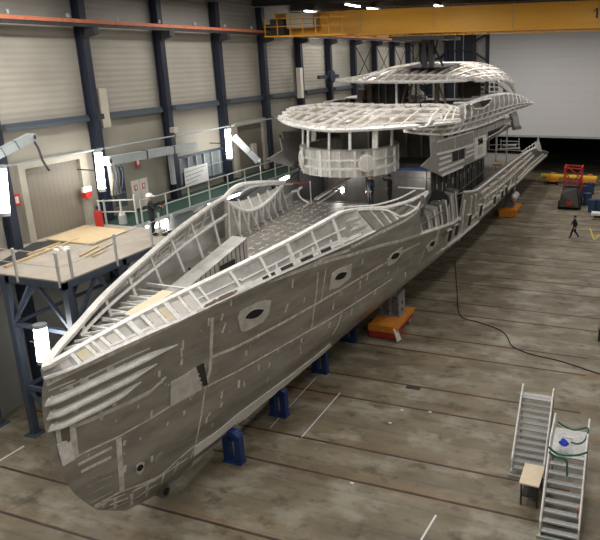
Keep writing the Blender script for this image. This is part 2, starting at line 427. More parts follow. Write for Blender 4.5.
b = MB(); b.box(-22.0,-20.0,39.5,40.4,16.95,17.9,BEIGE); b.box(-22.0,-20.0,39.48,39.5,17.2,17.22,DARKM); b.build('cabinet', o)
b = MB(); b.box(-19.9,-19.3,40.3,40.48,17.3,17.75,YEL); b.build('junction_box', o)
b = MB()
for i in range(60):
    x = -17.5+i*.5; b.bar((x,40.6,16.44),(x+.25,40.6,16.30),.04,.04,YEL); b.bar((x+.25,40.6,16.30),(x+.5,40.6,16.44),.04,.04,YEL)
b.box(-17.5, XR-.5, 40.57,40.63,16.28,16.32,YEL); b.build('cable_tray', o)
b = MB()   # the digit 1 on the girder
q = P(597, 13, y=40.49)
b.box(q.x-.05,q.x+.05,40.44,40.49,q.z-.28,q.z+.28,DARKM); b.bar((q.x-.02,40.46,q.z+.26),(q.x-.2,40.46,q.z+.08),.05,.07,DARKM,(0,1,0)); b.build('number_one', o)
# hoist trolley with ropes over the yacht
b = MB(); q = P(434, 36, y=41); b.box(q.x-2.6, q.x+.9, 40.2, 44.4, 16.05, 16.28, DARKM); b.build('hoist_trolley', o)
b = MB()
for a, c in (((424,38),(421,64)),((424,38),(433,64)),((430,38),(426,66)),((430,38),(443,66)),((438,38),(432,66)),((413,40),(413,62))):
    b.bar(P(*a,y=42.5), P(*c,y=43.5), .1, .1, DARKM)
b.build('rope', o)
for px0 in (424.5, 431.5):
    b = MB(); a = P(px0, 38, y=42.8); b.box(a.x-.16, a.x+.16, 42.6, 43, 14.3, 16.1, DARKM); b.build('hook_block', o)
# roof lamps
for x, ys in ((-23.2, (44.6,49,53,57.5)), (-18.1, (40.7,44.5,49,53.5,58)), (-13.1, (44.6,48.4,53,58)), (-8.6, (49,52.2,56.5,60)), (-4.5, (48.6,53,57.5))):
    for y in ys:
        o = thing('roof_lamp', (x, y, 18.4), 'white strip lamp hung under the dark roof', 'lamp', 'roof strip lamps')
        b = MB(); b.box(x-.09,x+.09,y,y+2.2,18.36,18.44,LAMPS); b.build('tube', o)
        b = MB(); b.box(x-.12,x+.12,y,y+2.2,18.44,18.52,GREYP); b.bar((x,y+1.1,18.52),(x,y+1.1,ZC),.03,.03,GREYP); b.build('housing', o)
# gates in the left wall
def gate(n, y0, y1, z0, z1):
    b = MB(); b.box(WX, WX+.06, y0, y1, z0, z1, GATEM)
    o = struct(b, 'door_%d' % n)
    FR = MAT.get('gate_frame') or mat('gate_frame', (.36,.34,.28), .6)
    b = MB(); b.box(WX, WX+.28, y0-.32, y0, z0, z1+.3, FR); b.box(WX, WX+.28, y1, y1+.42, z0, z1+.3, FR); b.box(WX, WX+.28, y0, y1, z1, z1+.3, FR)
    b.build('door_frame', o)
gate(2, 20.35, 23.37, 7.2, 10.5); gate(3, 36.8, 40.1, 7.2, 10.62)
b = MB(); b.box(WX, WX+.05, 26.75, 27.36, 7.2, 8.75, PRIMER); b.box(WX, WX+.05, 27.4, 28.0, 7.2, 8.75, PRIMER)
o = struct(b, 'door_4')
for y in (26.95, 27.55):
    b = MB(); b.box(WX+.05, WX+.07, y, y+.22, 8.2, 8.5, REDB); b.box(WX+.07,WX+.075,y+.06,y+.16,8.25,8.45,WHITE); b.build('door_sign', o)
# window band
b = MB(); z0, z1, y0, y1 = 7.8, 9.35, 30.0, 35.5
b.box(WX, WX+.03, y0, y1, z0, z1, SCREEN)
for i in range(8):
    y = y0+(y1-y0)*i/7; b.box(WX, WX+.16, y-.06, y+.06, z0, z1, GREYP)
b.box(WX, WX+.2, y0-.06, y1+.06, z1, z1+.12, COLP); b.box(WX, WX+.2, y0-.06, y1+.06, z0-.12, z0, COLP); b.box(WX+.001,WX+.14,y0,y1,8.5,8.56,GREYP)
struct(b, 'window_1')
b = MB(); b.box(WX+.25, WX+.28, 30.9, 33.2, 7.62, 8.75, PAPER)
for i in range(4): b.bar((WX+.285,31.0,8.5-i*.25),(WX+.285,33.0-.3*i,8.62-i*.25),.01,.05,GREYP)
tag(b.build('banner'), 'white cloth banner with faint grey lines hung before the window band', 'banner')
# small fittings on the left wall
def fit(name, px, x, w, h, d, m, label, cat, parts=None):
    q = P(*px, x=x); b = MB(); b.box(x-d, x, q.y-w/2, q.y+w/2, q.z-h/2, q.z+h/2, m)
    o = b.build(name, origin=q); tag(o, label, cat); return o, q
fit('air_duct', (105,108), -24.5, .5, 1.9, .4, BEIGE, 'beige vertical box duct on the wall right of the first column', 'duct')
fit('air_duct', (302,83), -24.0, .42, 2.3, .35, PRIMER, 'pale box duct on the column above the bridge roof', 'duct')
for i,(px,l) in enumerate((((17,200),'small red fire sign left of the roller gate'),((138,162),'red fire sign on the beige wall above the white double door'),((264,137),'red sign on the wall right of the second gate'))):
    o, q = fit('fire_sign', px, -24.9, .3, .5, .06, REDB, l, 'sign')
    b = MB(); b.box(-24.9,-24.89,q.y-.08,q.y+.08,q.z-.15,q.z+.15,WHITE); b.build('symbol', o)
o, q = fit('hose_box', (89,195), -24.5, .36, .28, .3, REDB, 'red hose box on the wall right of the roller gate', 'box')
b = MB(); b.box(-24.6,-24.48,q.y-.3,q.y+.2,q.z+.16,q.z+.42,PAPER); b.build('notice', o)
o, q = fit('fuse_box', (255,150), -24.6, .5, .9, .25, BEIGE, 'beige fuse box beside the second gate', 'box')
fit('wall_speaker', (176,130), -24.1, .35, .3, .3, BEIGE, 'small beige box high on the column left of the window band', 'box')
fit('cable_reel_rack', (122,187), -24.1, .5, 2.0, .3, COLP, 'blue grey upright rack with hanging cables beside the first column', 'rack')
o, q = fit('cable_bundle', (116,180), -23.9, .5, 1.5, .2, BEIGE, 'beige hanging cloth and hoses below the jib arm pivot', 'hoses')
b = MB()
for i in range(4):
    y = q.y-.3+.2*i; b.tube(sm([(-23.85,y,q.z+.9),(-23.8,y+.1,q.z+.2),(-23.85,y-.05,q.z-.6),(-23.8,y+.12,q.z-1.3+.2*i)],12),.035,COLP if i%2 else DARKM,6)
b.build('hose', o)
# conduit along the wall
b = MB(); b.tube([(-23.95, 5, 10.95), (-23.95, 41, 10.88)], .045, GREYP); b.tube([(-23.95,41,10.88),(-23.95,70,10.8)],.045,GREYP)
for y in (13.4,18.8,24.15,29.5,34.85,40.2): b.box(-24.3,-23.9,y-.04,y+.04,10.85,10.98,DARKM)
tag(b.build('wall_pipe'), 'long thin grey pipe running past the columns above the gates', 'pipe')
# jib arms
def jib(a, c, w, label, x0, x1, hook=True):
    A, B = P(*a, x=x0), P(*c, x=x1)
    o = thing('jib_crane', A, label, 'jib crane'); b = MB(); b.bar(A, B, w, w*1.15, GREYP)
    d = (B-A)
    for t in (.3,.62): b.bar(A+d*t, A+d*(t+.012), w*1.1, w*1.25, DARKM)
    b.build('arm', o)
    b = MB(); b.disc(B, (1,.3,0), w*.5, w*1.2, GREYP, 14); b.disc(B+Vector((w*.61,.02,0)), (1,.3,0), w*.3, .02, DARKM, 12); b.build('end_cap', o)
    if hook:
        b = MB(); b.tube(sm([B, B+Vector((0,.25,-.5)), B+Vector((0,.35,-1.0)), B+Vector((.02,.6,-1.5))],10),.05,DARKM,6); b.build('hose', o)
    return A, B
jib((-12,159),(31,137),.3,'pale grey jib arm reaching in from the left picture edge',-23.6,-23.2)
jib((195,146),(107,161),.36,'long pale grey jib arm between the first two columns, pointing left',-23.9,-23.3,False)
jib((233,136),(258,161),.36,'pale grey jib arm slanting down in front of the second gate',-23.7,-22.6)
b = MB(); q = P(173,165,x=-23.9); b.box(-24.1,-23.9,q.y-.12,q.y+.12,q.z-1.1,q.z+.9,GREYP); o = b.build('jib_bracket', origin=q); tag(o,'pale grey upright bracket under the long jib arm','bracket')

# upright and lying work lamps
def worklamp(a, c, x, r, label, mt=LAMP):
    A, B = P(*a, x=x), P(*c, x=x); o = thing('work_lamp', B, label, 'lamp', None)
    d = (B-A).normalized(); b = MB(); b.tube([A, A+d*.06, B-d*.06, B], r, mt, 12); b.build('tube', o)
    b = MB(); b.tube([A-d*.12, A+d*.02], r*1.05, GREYP, 12); b.build('end_cap', o)
    b = MB(); b.tube([B-d*.02, B+d*.12], r*1.05, GREYP, 12); b.build('end_cap', o)
    b = MB(); b.bar(A+Vector((-.1,0,0)), B+Vector((-.1,0,0)), r*1.2, .03, GREYP); b.bar((A+B)/2+Vector((-.1,0,0)), Vector((-24.9 if x < -22 else x-.6,(A.y+B.y)/2,(A.z+B.z)/2)), .05, .05, DARKM); b.build('back_plate', o)
worklamp((98,152),(102,189),-23.5,.17,'bright upright tube lamp in front of the column right of the roller gate')
worklamp((227.5,129),(229.5,158),-23.5,.17,'bright upright tube lamp in front of the column right of the window band')
worklamp((1,168),(5,213),-22.8,.18,'bright upright tube lamp at the left picture edge')
worklamp((144,229),(166,221),-22.9,.15,'glowing tube lamp lying under the walkway behind the standing person')
worklamp((207,206),(219,199),-22.9,.13,'glowing tube lamp under the walkway left of the port bulwark opening')
worklamp((225,198.5),(241,192),-22.9,.13,'glowing tube lamp seen through the port bulwark opening')
worklamp((280,181.5),(288,176),-22.9,.14,'small glowing tube lamp under the walkway left of the bridge')
worklamp((298,172.5),(304,170),-23.4,.13,'small glowing tube lamp tight under the left end of the bridge')
worklamp((0,277),(12,274),-22.6,.13,'glowing tube lamp below the platform edge at the left')
worklamp((40,327),(44,360),-20.1,.23,'brightest upright tube lamp beside the bow among the platform legs')

worklamp((342.5,187),(342.5,193),-14.0,.07,'tiny glowing lamp standing on the foredeck under the bridge')
# ------------------------------------------------------------------ work platform
ZP = 7.2; PX0, PX1, PY0, PY1 = -24.95, -19.15, 16.5, 22.75
o = thing('work_platform', (-22, 19.5, 0), 'blue steel work platform with grey floor beside the bow', 'platform')
b = MB(); b.box(PX0, PX1, PY0, PY1, ZP-.06, ZP, DECKG); b.box(PX0, PX1-1.2, PY1, PY1+1.0, ZP-.06, ZP, DECKG); b.build('floor_plate', o)
b = MB()
for y in (PY0+.1, 19.6, PY1-.1): b.bar((PX0, y, ZP-.2),(PX1, y, ZP-.2),.2,.28,COLP)
for x in (PX1-.1, -22.0, PX0+.2): b.bar((x, PY0, ZP-.2),(x, PY1, ZP-.2),.2,.28,COLP)
b.build('frame', o)
for x, y in ((-22.4,16.75),(-19.3,16.75),(-22.4,22.5),(-19.3,22.5),(-24.5,16.75),(-19.3,19.6),(-22.4,19.6)):
    b = MB(); b.bar((x,y,0),(x,y,ZP-.3),.26,.26,COLP); b.box(x-.3,x+.3,y-.3,y+.3,0,.04,COLP); b.build('leg', o)
b = MB()
def br(p, q, w=.12): m_b = MB(); m_b.bar(p, q, w, w, COLP); m_b.build('brace', o)
xm = (-22.4-19.3)/2
for y in (16.75, 22.5):
    b = MB()
    br((xm,y,6.9),(-22.4,y,5.0)); br((xm,y,6.9),(-19.3,y,5.0)); br((-22.4,y,5.0),(-19.3,y,5.0),.16); br((-22.4,y,2.2),(-19.3,y,2.2),.16)
    br((-22.4,y,2.2),(xm,y,.1+.5)); br((-19.3,y,2.2),(xm,y,.6))
for x in (-22.4,-19.3):
    b = MB()
    for a, c in ((16.75,19.6),(19.6,22.5)):
        m_ = (a+c)/2; br((x,m_,6.9),(x,a,5)); br((x,m_,6.9),(x,c,5)); br((x,a,5),(x,c,5)); br((x,a,2.2),(x,c,2.2))
def post(x, y, z0=ZP, h=1.1, r=.04):
    b = MB(); b.bar((x,y,z0-.25),(x,y,z0+h),r*2,r*2,RAILW); b.build('railing_post', o)
for x, y in ((-21.4,PY0),(-19.3,PY0),(-19.2,17.0),(PX1,19.2),(PX1,21.3),(PX1,PY1),(-19.9,PY1)): post(x, y)
b = MB()
for z in (ZP+1.05, ZP+.55):
    b.tube([(-24.9,PY0,z),(-21.4,PY0,z-.02),(-19.2,PY0,z)],.015,RAILW,5); b.tube([(-19.2,PY0,z),(PX1,19.2,z-.03),(PX1,21.3,z-.02),(PX1,PY1,z)],.015,RAILW,5)
b.build('safety_cable', o)
# things lying on the platform
b = MB(); q = [P(*c, z=ZP+.03) for c in ((47,240),(85,226),(128,231),(93,245))]; b.prism([v+Vector((0,0,0)) for v in q], (0,0,.05), PLY); tag(b.build('plywood_sheet', origin=q[0]), 'large pale plywood sheet lying before the roller gate', 'plywood')
for i,(a,c) in enumerate((((5,267),(78,239)),((28,255),(60,243)))):
    A, B = P(*a,z=ZP+.05), P(*c,z=ZP+.05); b = MB(); b.bar(A,B,.14,.09,WOOD)
    tag(b.build('timber_batten', origin=A), ['long pale timber batten lying on the platform floor','short timber batten lying beside the gate threshold'][i], 'timber')
b = MB(); q = [P(*c, z=ZP+.01) for c in ((0,262),(33,243),(48,241),(76,240),(20,259),(0,266))]; b.prism(q, (0,0,.015), DARKM); tag(b.build('rubber_mat', origin=q[0]), 'dark mat on the platform before the roller gate', 'mat')
for i,(a,c) in enumerate((((80,256),(98,246)),((86,257),(113,243)),((92,257),(106,250)))):
    A, B = P(*a,z=ZP+.04), P(*c,z=ZP+.04); b = MB(); b.bar(A,B,.09,.06,WOOD)
    tag(b.build('loose_batten', origin=A), ['thin timber slat on the platform behind the railing, nearest the bow','thin timber slat on the platform, longest of three','thin short timber slat on the platform, last of three'][i], 'timber')
b = MB(); q = P(64,249,z=ZP)
for i in range(14):
    a = random.uniform(-.6,.6); c = random.uniform(-.35,.35); b.box(q.x+a-.12,q.x+a+.12,q.y+c-.08,q.y+c+.08,q.z+.005,q.z+.03+random.random()*.05,PAPER)
b.build('paper_scraps', origin=q); tag(COL.objects['paper_scraps'],'pale paper and packing scraps lying on the platform floor','scraps',None,'stuff')
# railing by the gate
o = thing('gate_railing', (-22.6,24,ZP), 'pale grey tube railing between the platform and the walkway', 'railing')
pts = [P(*c, x=x) for c, x in (((112,228),-23.9),((134,224),-22.9))]
A = Vector((-24.2, 23.6, ZP)); B = Vector((-22.5, 24.2, ZP))
for t in (0,.15,.6,1): b = MB(); p = A.lerp(B,t); b.bar(p, p+Vector((0,0,1.25 if t<1 else 1.5)),.07,.07,RAILW); b.build('post', o)
b = MB(); b.bar(A+Vector((0,0,1.2)),B+Vector((0,0,1.25)),.06,.06,RAILW); b.bar(A+Vector((0,0,.65)),B+Vector((0,0,.65)),.05,.05,RAILW); b.build('rail', o)
b = MB(); q = Vector((-23.9,23.2,ZP)); b.box(q.x-.14,q.x+.14,q.y-.12,q.y+.12,ZP,ZP+.8,REDB); b.tube([(q.x,q.y,ZP+.9),(q.x,q.y,ZP+1.05)],.05,DARKM); tag(b.build('red_canister', origin=q),'red box shaped canister standing behind the pale railing','canister')
q = P(122,214,z=ZP+.5); b = MB(); b.tube([q-Vector((0,0,.35)),q,q+Vector((0,0,.1))],.2,GREYP,12); b.tube([q+Vector((0,0,.1)),q+Vector((0,0,.2))],.15,WHITE,12); o = b.build('drum', origin=q-Vector((0,0,.5))); tag(o,'small grey drum behind the pale railing beside the red canister','drum'); o.location.z -= .15
# walkway
o = thing('side_walkway', (-23.6, 40, ZP), 'long wall walkway with green floor and pale railing behind the yacht', 'walkway')
b = MB(); b.box(-24.95, -22.35, 23.8, 72, ZP-.1, ZP-.02, GREEN); b.build('green_floor', o)
b = MB(); b.box(-22.42, -22.3, 23.8, 72, ZP-.17, ZP-.0, GREYP); b.build('edge_beam', o)
for i in range(26):
    y = 24.4+i*1.85; b = MB(); b.bar((-22.34,y,ZP-.2),(-22.34,y,ZP+1.15),.06,.06,RAILW); b.build('railing_post', o)
b = MB()
for z in (1.15,.6): b.bar((-22.34,24.4,ZP+z),(-22.34,71,ZP+z),.05,.05,RAILW)
b.build('handrail', o)
b = MB()
for i in range(10):
    y = 25.5+i*5.35; b = MB(); b.bar((-22.5,y,ZP-.2),(-24.9,y,ZP-1.6),.12,.12,COLP); b.build('support', o)
q0 = P(187,201,x=-22.6)
b = MB(); b.box(-24.2,-23.2,26.6,29.4,6.0,6.7,GREYP); tag(b.build('cable_box'),'grey box hung under the walkway beside the standing person','box')

# ------------------------------------------------------------------ far wall steelwork
o = thing('far_steelwork', (-20,80,0), 'dark blue lattice of steel posts on the far wall beside the hangar door', 'steelwork')
for px in (430.5, 446, 455, 463.5, 474, 412):
    q = P(px, 50, y=79.9); w = .45 if px in (430.5,446,474,412) else .09
    b = MB(); b.bar((q.x,79.9,0),(q.x,79.9,18.2),w,.3,COLB if w > .2 else GREYP); b.build('post', o)
b = MB(); A, B = P(446,50,y=80.3), P(474,50,y=80.3); b.box(A.x,B.x,80.2,80.35,8,18,COLB)
b.box(P(425,50,y=80.3).x, P(432,50,y=80.3).x, 80.2,80.35,8,16.6,COLB); b.build('dark_panel', o)
b = MB()
for y_ in (51, 64, 80): q = P(450,y_,y=79.8); b.bar((A.x,79.8,q.z),(B.x,79.8,q.z),.12,.16,COLB)
for a, c in (((440,58),(447,51)),((474,52),(487,61)),((432,61),(446,54)),((474,42),(487,34)),((446,43),(436,34))): b.bar(P(*a,y=79.7),P(*c,y=79.7),.22,.22,COLB)
b.build('diagonal_brace', o)
for i,(a,c) in enumerate((((409.5,79),(416,95)),((423,79),(430.5,97)),((444,79),(450,96)),((452,79),(458,96)))):
    A, B = P(*a,y=80.4), P(*c,y=80.4); b = MB(); b.box(A.x,B.x,80.3,80.45,B.z,A.z,BLUEP); b.box((A.x+B.x)/2-.05,(A.x+B.x)/2+.05,80.25,80.3,B.z,A.z,LAMPS if i == 1 else GREYP)
    struct(b, 'window_%d' % (i+2))
# cross braces on the far part of the left wall
for k in (6,7,8,9):
    y = 24.15+5.35*k; b = MB()
    b.bar((-24.5,y+.3,12.6),(-24.5,y+5.05,16.3),.06,.06,DARKM); b.bar((-24.5,y+.3,16.3),(-24.5,y+5.05,12.6),.06,.06,DARKM)
    tag(b.build('wall_cross_brace'), 'thin crossed rods between far columns of the left wall', 'brace', 'wall cross braces')
b = MB(); q = P(330,76.5,x=-24); b.bar((-24,q.y-2.2,q.z),(-24,q.y+1.6,q.z),.22,.28,COLB); b.disc((-23.85,q.y,q.z),(1,0,0),.5,.3,COLB); tag(b.build('cross_arm', origin=q),'dark blue cross arm with a round hub on a column left of the upper roof','arm')
# dark cut metal sheets stored on the walkway behind the bridge
b = MB(); pp = [P(*c,x=-23.2) for c in ((279,135),(300,130),(306,142),(303,149),(287,153),(286,143),(281,142))]; b.prism(pp,(-.04,0,0),ALUD); tag(b.build('sheet_offcut', origin=pp[0]),'dark jagged metal sheet leaning behind the left end of the bridge','sheet')

# ================================================================== THE YACHT
yacht = thing('yacht', (XC, 40, 0), 'bare aluminium superyacht under construction, filling the middle of the hall', 'yacht')
K0 = [(13.4,0,.8),(15,0,.36),(16.45,0,.23),(18.2,0,.14),(30,0,.14),(50,0,.5),(58,0,1.6)]
BIL = [(12.35,0,1.65),(13.5,.3,1.35),(15,.62,1.2),(17,.95,1.25),(20,1.36,1.42),(25,1.85,1.55),(30,2.5,1.85),(35,3.0,2.05),(40,3.5,2.3),(45,4.0,2.45),(50,4.35,2.55),(58,4.6,2.7)]
R2 = [(11.7,0,2.7),(13,.5,2.6),(15,1.05,2.6),(20,2.1,2.9),(25,2.9,3.0),(30,3.75,3.1),(40,4.7,3.3),(50,5.05,3.35),(58,5.2,3.4)]
KN = [(11.4,0,6.67),(12,.55,6.8),(13,1.0,6.95),(15,1.7,7.1),(20,2.75,7.1),(25,3.9,6.7),(30,4.87,6.15),(33,5.15,5.75),(36,5.25,5.4),(42,5.25,5.3),(55,5.35,5.0),(58,5.4,4.95)]
DE = [(15,1.72,7.12),(18,2.45,7.25),(21,3.1,7.32),(24,3.75,7.35),(27,4.3,7.38),(30,4.78,7.42)]      # deck edge line above the knuckle
CAPL = [(11.4,0,6.95),(12,.25,7.1),(13,.55,7.3),(15,1.18,7.65),(18,2.0,7.98),(21,2.73,8.3),(24,3.25,8.6)]
NU = 90
def levels():
    rails = []
    def rail(T, y0, z0): return T
    us = [ (i/NU)**1.6 for i in range(NU+1)]
    out = []
    for T in (K0, BIL, R2):
        y0 = T[0][0]; out.append([(y0+u*(58-y0), interp(T, y0+u*(58-y0)), interp(T, y0+u*(58-y0), 2)) for u in us])
    for f, y0, z0 in ((.27,11.35,3.75),(.54,11.15,4.84),(.82,11.2,6.1)):
        row = []
        for u in us:
            y = y0+u*(58-y0); b2, z2, bk, zk = interp(R2,y), interp(R2,y,2), interp(KN,y), interp(KN,y,2)
            if y < 11.7: b2 = 0
            t = min(1, (y-y0)/1.2); g = f+(f**1.25-f)
            row.append((y, (b2+(bk-b2)*g)*(t if y < y0+1.2 else 1)**.5, z0+(z2+(zk-z2)*f-z0)*min(1,(y-y0)/4)))
        out.append(row)
    y0 = 11.4; out.append([(y0+u*(58-y0), interp(KN, y0+u*(58-y0)), interp(KN, y0+u*(58-y0), 2)) for u in us])
    return out
LV = levels()
def hull_rows():
    """dense surface: smooth the station sections between the level curves"""
    cols = []
    for i in range(NU+1):
        pts = [Vector((XC+r[i][1], r[i][0], r[i][2])) for r in LV]
        col = [pts[0]]+[pts[0].lerp(pts[1], t) for t in (.5,)]+sm(pts[1:], 19)
        cols.append(col)
    return [[cols[i][j] for i in range(NU+1)] for j in range(len(cols[0]))]
HR = hull_rows()
tri = MB(); tri.grid(HR, ALU)
# the panel between knuckle and deck edge, and the aft topsides
def curve(T, ys): return [Vector((XC+interp(T,y), y, interp(T,y,2))) for y in ys]
def ys(a, b, n): return [a+(b-a)*i/(n-1) for i in range(n)]
C_AFT = [(36.9,5.48,7.0),(40.8,5.5,6.4),(48.5,5.5,6.23),(57,5.52,6.02),(64.7,5.6,5.75),(67.5,5.65,5.55),(69,5.7,5.25),(77,5.95,3.75)]
K_AFT = [(36.9,5.25,5.4),(42,5.25,5.3),(55,5.35,5.0),(58,5.4,4.95),(67,5.6,4.75),(70,5.68,4.6),(77,5.97,3.65)]
B_AFT = [(57.8,5.22,3.4),(67,5.55,3.35),(77,5.95,3.3)]
panelD = [curve(KN, ys(15,30.2,40)), curve(DE, ys(15,30.2,40))]
tri.grid(panelD, ALU)
aft1 = [curve(K_AFT, ys(36.9,77,60)), curve(C_AFT, ys(36.9,77,60))]; tri.grid(aft1, ALU)
aft2 = [curve(B_AFT, ys(57.8,77,24)), curve(K_AFT, ys(57.8,77,24))]; tri.grid(aft2, ALU)
BV = BVHTree.FromPolygons([tuple(v) for v in tri.v], tri.f)
def hit(px, py):
    d = ray(px, py).normalized(); loc, n, i, dist = BV.ray_cast(CAM, d, 200)
    if loc is None: return None, None
    if n.dot(d) > 0: n = -n
    return loc, n
def trace(pxs, step=3.0):
    """pixel polyline -> points and normals on the shell"""
    P_, N_ = [], []
    for a, c in zip(pxs, pxs[1:]):
        n = max(1, int(math.hypot(a[0]-c[0], a[1]-c[1])/step))
        for k in range(n+(1 if c is pxs[-1] else 0)):
            p, nn = hit(a[0]+(c[0]-a[0])*k/n, a[1]+(c[1]-a[1])*k/n)
            if p is not None: P_.append(p); N_.append(nn)
    return P_, N_
def seam(mb, pxs, w, mt=None, off=.012, step=3.0):
    p, n = trace(pxs, step)
    if len(p) > 1: mb.ribbon(p, n, w, mt or SEAM, off, .02)
def patch(mb, top, bot, mt, n=8, m=3, off=.015):
    """plate lying on the shell between two pixel polylines"""
    def rs(pl):
        return [(v.x, v.y) for v in resample([Vector((a,b_,0)) for a,b_ in pl], n)]
    T, B = rs(top), rs(bot); rows = []
    for j in range(m):
        t = j/(m-1); row = []
        for i in range(n):
            hx, hy = T[i][0]+(B[i][0]-T[i][0])*t, T[i][1]+(B[i][1]-T[i][1])*t; p = None
            for k in range(30):
                p, nn = hit(hx-k*.5, hy-k*.6)
                if p is not None: break
            if p is None: return None
            row.append(p+nn*off)
        rows.append(row)
    mb.grid(rows, mt, .03, 1); return rows
# ---- hull shell
h = MB(); h.grid(HR, ALU); h.grid(panelD, ALU); h.mirror()
# closing pieces: transom
sec = [r[-1] for r in HR]; h.add(sec+[mir(v) for v in reversed(sec)], [tuple(range(2*len(sec)))], ALU)
s = h
for pl, w in ( ([(66,462),(90,450),(120,436),(150,419),(170,406.5),(202,388.5)], .05), ([(208,386),(240,370),(270,353),(300,336),(330,319),(360,300),(392,279)], .06),
    ([(150,392),(166,377)], .09), ([(212,357),(232,349),(250,340),(284,322),(316,304),(340,290),(360,278),(384,264),(400,253),(420,243)], .10),
    ([(88,509),(104,501),(120,492),(140,485),(160,476),(180,458),(195,445)], .06),
    ([(212,318),(211.5,335),(211,350),(210,370),(205,388)], .13), ([(209,318),(208,326)], .08), ([(205,388),(202,410),(199,428),(195,445),(190.5,458)], .07),
    ([(318,272),(316.5,290),(315,303)], .06), ([(326,268),(323.5,285),(321,302)], .06), ([(315,303),(313,316),(311.5,328)], .06), ([(342,312),(338,325),(332,335)], .07),
    ([(428,240),(424,252),(419,264)], .06), ([(180,401),(195,394)], .03),
    ([(204,366),(204,388)], .11), ([(118.5,438.5),(119.5,455),(121,472),(122,491)], .17), ([(70.5,421),(73,440),(75,458)], .22), ([(132,492),(160,477)], .06),
    ([(96,507),(110,500),(125,494)], .05), ([(100,513),(120,505),(140,496),(157,484)], .04), ([(92,509),(106,503)], .04), ([(110,505),(128,498)], .05), ([(132,500),(152,487)], .05), ([(134,491),(156,480)], .04), ([(158,478),(188,458)], .04),
    ([(115,499),(115,512)], .12), ([(131.5,494),(131.5,505)], .11), ([(147.5,481),(146.5,496)], .10), ([(164,474),(161,484)], .08), ([(178,462),(173,475)], .08), ([(103,500),(103.5,507)], .08),
    ([(46,384),(60,377),(80,368),(130,344.5),(177,322),(220,303),(260,285),(300,270),(330,260),(350,255),(380,246),(400,241),(424,234)], .16),
    ([(352,247),(376,235),(404,221),(417,212)], .13), ([(300,270),(325,258),(350,250)], .12), ([(458,221.5),(440,228.5),(424,234)], .1),
    ([(479,200),(495,187),(510,175),(520,167),(534,154.5)], .13), ([(465,193),(478,190.5),(500,173),(518,159),(530,151)], .12), ([(470,213),(490,199),(506,185)], .05), ([(436,254),(458,240),(480,222),(510,196)], .08), ([(430,248),(462,231),(500,201)], .05)):
    seam(s, pl, w)
# ribs of the aft topsides
for pl, w in (([(481,193),(500,179),(519,163),(531,153)],.16),([(484,198),(500,186),(515,173),(533,156)],.1),([(486,206),(500,194.5),(514,184)],.12),([(470,219),(480,210),(500,194)],.12),([(516,183),(530,169),(546,155)],.16),([(518,178),(530,165),(543,154)],.1),([(440,250),(460,236),(478,221)],.1),([(444,225),(460,219)],.1)): seam(s, pl, w, WELD, .1)
for a, c in (((490,184),(487,205)),((505,172),(503,193)),((515,165),(514,182)),((524,158),(523,174)),((475,194),(474,215)),((464,200),(460,232)),((471,196),(468,226)),((486,194),(481,216)),((497,186),(494,206)),((512,172),(509,190)),((438,229),(433,246)),((462,221),(458,240))):
    seam(s, [a, c], .12, WELD, .1)
for a, c in (((486,182),(492,186)),((494,175),(500,180)),((503,168),(508,173)),((512,162),(516,166)),((520,156),(524,161))): seam(s, [a,c], .1, WELD, .1)
# smeared filler rows at the forefoot
for y0, x0, x1, sl in ((463,78,112,-.52),(470,81,111,-.5),(478,88,111,-.36),(485,87,112,-.42),(493,89,112,-.46),(501,91,112,-.5)):
    seam(s, [(x0, y0+2), ((x0+x1)/2, y0+2+sl*(x1-x0)/2), (x1, y0+2+sl*(x1-x0))], .085, MAT['mid_aluminium'] if y0 > 475 else SEAM)
# dabs left by the grinder
for px, py, l in ((152,459,6),(125,443,5),(125,469,7),(183,345,10),(181,353,9),(182,362,6),(223,317,7),(225.5,328,10),(231,302,8),(244,325,6),(258,336,4),(293,283,9),(246,353,5),(222,395,7),(222,405,5),(239,384,7),(244,384,5),(207,420,6),(210,414,4),(213,425,4),(288,308,9),(305,300,5),(334,306,7),(341,293,6),(352,246,4),(360,285,8),(363,262,5),(368,277,6),(300,350,7),(270,365,6),(330,325,6),(352,312,6),(376,292,6),(302,340,5),(405,275,5),(398,270,5),(162,381,5),(159,374,6),(184,413,4),(152,414,7),(58,428,5),(378,268,5),(412,262,6),(268,380,5)):
    a = random.uniform(-.35,.1); seam(s, [(px, py-l/2), (px+a*l, py+l/2)], random.uniform(.05,.11), SEAM, .01, 2)
for i in range(36):
    x = random.uniform(80, 420); t = random.uniform(.05,.8); top = 322-(x-177)*.33 if x > 177 else 322+(177-x)*.47; botm = 450-(x-195)*.83 if x > 195 else 500
    py = top+8+t*max(5,(botm-top-20)); l = random.uniform(1.5,4.5); seam(s, [(x,py),(x-.25*l,py+l)], random.uniform(.02,.06), SEAM, .008, 2)
hull = h.build('hull_shell', yacht, smooth=True)
# ---- plates on the shell
b = MB(); patch(b, [(170,382),(183,375),(195,367)], [(170,406),(186,397),(201.5,388.5)], MAT['light_aluminium'], 8, 4); b.build('fresh_plate', yacht)
b = MB(); patch(b, [(196.5,366.5),(203,363)], [(203,386),(207,384)], DARKM, 4, 4, .02)
for y_ in (368,373,378,383): seam(b, [(197.5,y_+1),(204,y_-2)], .05, WELD, .04, 2)
b.build('locker_opening', yacht)
b = MB(); patch(b, [(194.5,446),(215,432),(240,411.5),(268,391),(290,375),(312,358),(330,343)], [(190,474),(214,455),(243,431),(271,407),(293,387),(314,365),(332,346)], MAT['bottom_white'], 30, 4, .012); b.build('bottom_plate', yacht)
b = MB(); patch(b, [(56,444),(64,440),(70.5,440)], [(62,466),(69,462),(74.5,459)], MAT['ground_weld'], 5, 4); patch(b, [(53,423),(59,421.5)], [(57,444),(63,443)], MAT['light_aluminium'], 4, 4, .012); b.build('stem_plate', yacht)
